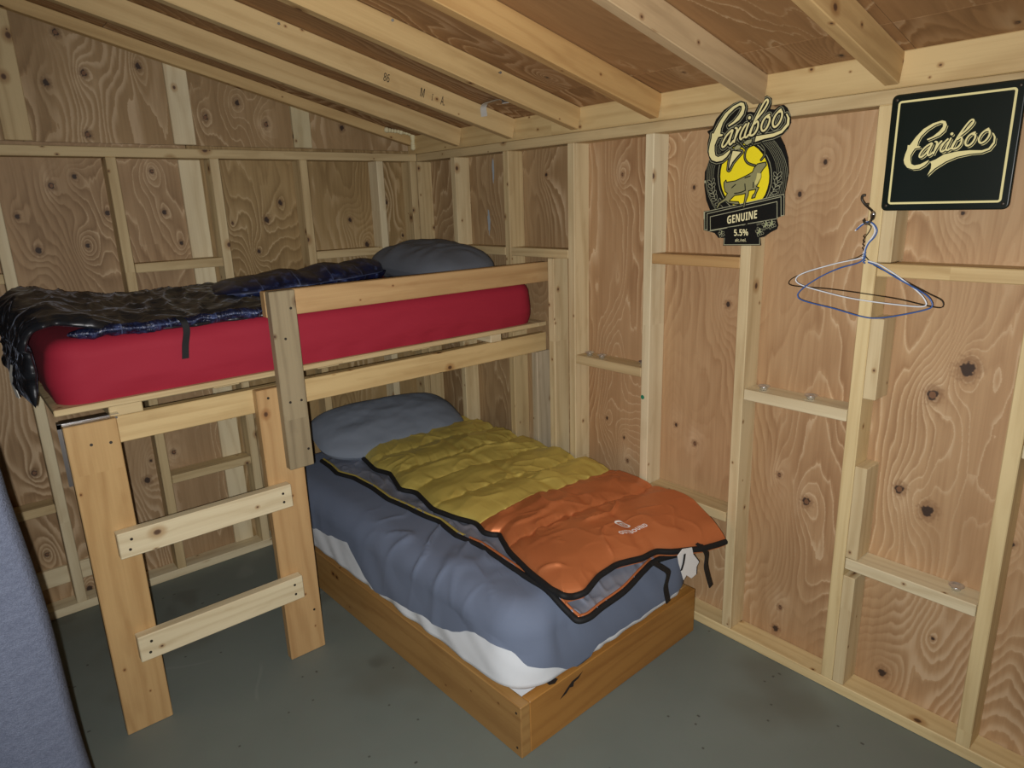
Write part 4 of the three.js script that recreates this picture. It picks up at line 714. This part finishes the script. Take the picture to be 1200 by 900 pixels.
  k.fillStyle = '#cfc77e'; poly(k, TR.chest); k.fill(); k.lineWidth = 3.4; for (const l of TR.deerLines) { strokePath(k, l); k.stroke(); }
  // script with its dark and pale outlines
  const I = TR.scriptMap;
  const TL = [TR.tail1, TR.spear1];
  script(k, I, '#0c0f0e', 10, 0, 1, TL); script(k, I, GREY, 6.4, 0, 1, TL); script(k, I, '#0c0f0e', 4.8, 0, 1, TL); 
  script(k, I, CREAM, 0, 0, 0, TL);
  for (const a of TR.antlers) { k.strokeStyle = INK; k.lineWidth = 9; strokePath(k, a); k.stroke(); k.strokeStyle = '#77765a'; k.lineWidth = 2.5; k.stroke(); }
  for (const a of TR.antlerPale) { k.fillStyle = '#a5a376'; poly(k, a); k.fill(); k.strokeStyle = INK; k.lineWidth = 2; k.stroke(); }
  const tex = new THREE.CanvasTexture(c); tex.colorSpace = THREE.SRGBColorSpace;
  const t = thing('tin_sign', 'cut-out black tin sign with a leaping deer on a yellow disc, nailed to the studs', 'sign', [-0.0045, 1.935, 1.80]);
  const s = new THREE.Shape(); TR.cutout.forEach((p, i) => s[i ? 'lineTo' : 'moveTo'](p[0] / 1000, -p[1] / 1000)); s.closePath();
  const g = new THREE.ExtrudeGeometry(s, { depth: 0.0025, bevelEnabled: false });
  const uv = g.attributes.uv, p = g.attributes.position; for (let i = 0; i < uv.count; i++) uv.setXY(i, (p.getX(i) * 1000 + MX) / Wm, 1 + p.getY(i) * 1000 / Hm);
  const m = part(t, 'sign_plate', g, [new THREE.MeshStandardMaterial({ map: tex, roughness: 0.45 }), M.black]); m.rotation.y = -Math.PI / 2;
  for (const [z, y] of [[0.148, -0.075], [0.15, -0.39]]) { const n = new THREE.CylinderGeometry(0.004, 0.004, 0.002, 10); n.rotateZ(Math.PI / 2); part(t, 'nail', n, M.nail, [-0.0033, y, z]); }
}
{ // square sign
  const S = 300, PX = 3.2, c = document.createElement('canvas'); c.width = c.height = S * PX; const k = c.getContext('2d'); k.scale(PX, PX); k.fillStyle = '#0d1711'; k.fillRect(0, 0, S, S);
  k.strokeStyle = CREAM; k.lineWidth = 5.5; k.beginPath(); k.roundRect(20, 20, S - 40, S - 40, 6); k.stroke();
  const I = [[1, 0, -1], [0, 1, -6]];
  script(k, I, CREAM, 0, 3.2, 3.6); script(k, I, '#0d1711', 0.9, 1.4, 1.6); script(k, I, CREAM, 0, 0, 0);
  const tex = new THREE.CanvasTexture(c); tex.colorSpace = THREE.SRGBColorSpace;
  const t = thing('tin_sign', 'square dark green tin sign with cream border and flowing script lettering', 'sign', [-0.001, 1.733, 2.511]);
  const g = (() => { const s = new THREE.Shape(), h = 0.146, r = 0.012; s.moveTo(-h + r, -h); s.lineTo(h - r, -h); s.quadraticCurveTo(h, -h, h, -h + r); s.lineTo(h, h - r); s.quadraticCurveTo(h, h, h - r, h); s.lineTo(-h + r, h); s.quadraticCurveTo(-h, h, -h, h - r); s.lineTo(-h, -h + r); s.quadraticCurveTo(-h, -h, -h + r, -h); return new THREE.ExtrudeGeometry(s, { depth: 0.001, bevelEnabled: true, bevelSize: 0.004, bevelThickness: 0.004, bevelSegments: 5 }); })();
  const uv = g.attributes.uv, p = g.attributes.position; for (let i = 0; i < uv.count; i++) uv.setXY(i, p.getX(i) / 0.30 + 0.5, p.getY(i) / 0.30 + 0.5);
  const m = part(t, 'sign_plate', g, new THREE.MeshPhysicalMaterial({ map: tex, roughness: 0.3, clearcoat: 0.6, clearcoatRoughness: 0.12 }), [-0.004, 0, 0]); m.rotation.y = -Math.PI / 2; m.rotation.z = 0;
  for (const [z, y] of [[-0.137, 0.136], [0.137, 0.136], [-0.137, -0.136], [0.137, -0.136]]) { const n = new THREE.SphereGeometry(0.0045, 12, 8); n.scale(0.5, 1, 1); part(t, 'nail', n, M.nail, [-0.009, y, z]); }
}

// ================================================================ hook and wire hangers
{
  const h = thing('coat_hook', 'bent steel hook screwed to the stud, holding three wire hangers', 'hook', [0, 1.59, 2.335]);
  const O = [0, 1.59, 2.335], rel = L => L.map(p => [p[0] - O[0], p[1] - O[1], p[2] - O[2]]);
  part(h, 'hook_rod', tube(rel(TR.hook), 0.0035, false, 80, 8), M.nail);
  const cup = new THREE.SphereGeometry(0.009, 16, 12); cup.scale(0.6, 1.5, 0.8); part(h, 'hook_plate', cup, M.steel, [-0.030, -0.019, 0.016], 'bright steel tip');
  const scr = new THREE.CylinderGeometry(0.003, 0.003, 0.02, 8); scr.rotateZ(Math.PI / 2); part(h, 'screw', scr, M.nail, [-0.004, 0.012, -0.012]);
  const hanger = (name, neck, body, mat, label, r, twist) => {
    const b = neck[0], t = thing(name, label, 'hanger', b, 'wire hangers on the hook'), rl = L => L.map(p => [p[0] - b[0], p[1] - b[1], p[2] - b[2]]);
    part(t, 'hook', tube(rl(neck), r, false, 60, 8), mat); part(t, 'frame', tube(rl(body), r, false, 160, 8), mat);
    const tw = []; for (let k = 0; k <= 24; k++) { const a = k * 1.1; tw.push([Math.cos(a) * r * 1.3, -0.02 + k / 24 * twist, Math.sin(a) * r * 1.3]); } part(t, 'twist', tube(tw, r * 0.8, false, 120, 6), mat);
  };
  hanger('wire_hanger', TR.hangBlue, TR.hangBlueBody, new THREE.MeshStandardMaterial({ color: 0x3a5f9e, roughness: 0.35 }), 'blue coated wire hanger, lowest of the three on the hook', 0.0020, 0.03);
  hanger('wire_hanger', TR.hangWhite, TR.hangWhiteBody, new THREE.MeshStandardMaterial({ color: 0xdde2e8, roughness: 0.35 }), 'white coated wire hanger hanging with two others on the hook', 0.0019, 0.03);
  hanger('wire_hanger', TR.hangDark, TR.hangDarkBody, new THREE.MeshStandardMaterial({ color: 0x2a2418, roughness: 0.5, metalness: 0.4 }), 'dark bare wire hanger with twisted neck behind the coated ones', 0.0015, 0.045);
}

// ================================================================ tealight cups on the noggings
{
  const prof = [[0, 0], [0.010, 0], [0.012, 0.003], [0.0135, 0.009], [0.0175, 0.0125], [0.0200, 0.0135], [0.0204, 0.0148], [0.0185, 0.0148], [0.0150, 0.0118], [0.0125, 0.009], [0.0, 0.0085]].map(p => new THREE.Vector2(p[0], p[1]));
  const cupMat = new THREE.MeshStandardMaterial({ color: 0xdcdee0, metalness: 0.9, roughness: 0.3 });
  const lg = new THREE.LatheGeometry(prof, 32), rim = new THREE.TorusGeometry(0.0198, 0.0010, 8, 32); rim.rotateX(Math.PI / 2);
  const cup = (x, y, z, label) => { const t = thing('tealight_cup', label, 'candle cup', [x, y, z], 'silver cups on the noggings'); part(t, 'cup', lg, cupMat); part(t, 'rim', rim, cupMat, [0, 0.0142, 0]); };
  cup(0.030, 0.9905, 1.215, 'small flared silver cup on the nogging nearest the bunk, closer to the bunk'); cup(0.026, 0.9905, 1.290, 'small flared silver cup on the nogging nearest the bunk, middle one'); cup(0.048, 0.9905, 1.492, 'small flared silver cup half hidden behind the stud with the green dot');
  cup(0.035, 0.9905, 2.025, 'small flared silver cup below the deer sign, beside the stud'); cup(0.035, 0.9905, 2.190, 'small flared silver cup below the deer sign, farther along the nogging'); cup(0.047, 0.5025, 2.662, 'small flared silver cup alone on the lowest nogging');
}

// ================================================================ fleece blanket hung as a screen beside the bunk
{
  const nap = dataTex(256, 256, (i, j) => { const v = 128 + 90 * noise(i * 0.45, j * 0.45) + 50 * noise(i * 0.13, j * 0.13); return [v, v, v]; }, false); nap.repeat.set(8, 16);
  const napC = dataTex(256, 256, (i, j) => { const n = fbm(i * 0.35, j * 0.35, 3), q = fbm(i * 0.04 + 9, j * 0.04, 2); return mix3([86, 93, 112], [118, 126, 145], clamp(0.5 + 0.9 * n + 0.3 * q)); }); napC.repeat.set(8, 16);
  const t = thing('hanging_blanket', 'pale blue grey fleece blanket hanging like a curtain in front of the bunk foot', 'blanket', [-2.45, 1.2, 1.605]);
  const edge = y => -1.988 - 0.036 * clamp((y - 0.32) / 0.8) - 0.05 * clamp((y - 1.15) / 1.2) + 0.004 * Math.sin(y * 9), top = 2.40, bot = 0.03;
  const g = gridGeo(70, 120, (i, j) => {
    const ang = i * 2, front = ang <= 1, u = front ? ang : 2 - ang, y = lerp(bot, top, j), x1 = edge(y), x = lerp(-2.88, x1, u);
    const fold = 0.030 * Math.sin(u * 15 + 0.6 * Math.sin(y * 2)) * (0.45 + 0.55 * (1 - j)) * (1 - sstep(0.8, 1, u) * 0.6);
    const th = 0.006 * Math.sqrt(clamp(1 - Math.pow(2 * u - 1, 40)));
    return [x + 2.45, y - 1.2, 0.0 + fold + (front ? th : -th) + 0.003 * noise(x * 9, y * 7)];
  }, (i, j) => [(i < 0.5 ? i * 2 : 2 - i * 2) * 0.9, j * 2.4]);
  part(t, 'cloth', g, new THREE.MeshStandardMaterial({ map: napC, roughness: 0.95, bumpMap: nap, bumpScale: 0.0015, side: THREE.DoubleSide }));
  for (const x of [-2.1, -2.45, -2.8]) { const n = new THREE.CylinderGeometry(0.005, 0.005, 0.006, 10); n.rotateX(Math.PI / 2); part(t, 'nail', n, M.nail, [x + 2.45, 1.18, 0.018]); }
}
renderer.render(scene, camera);
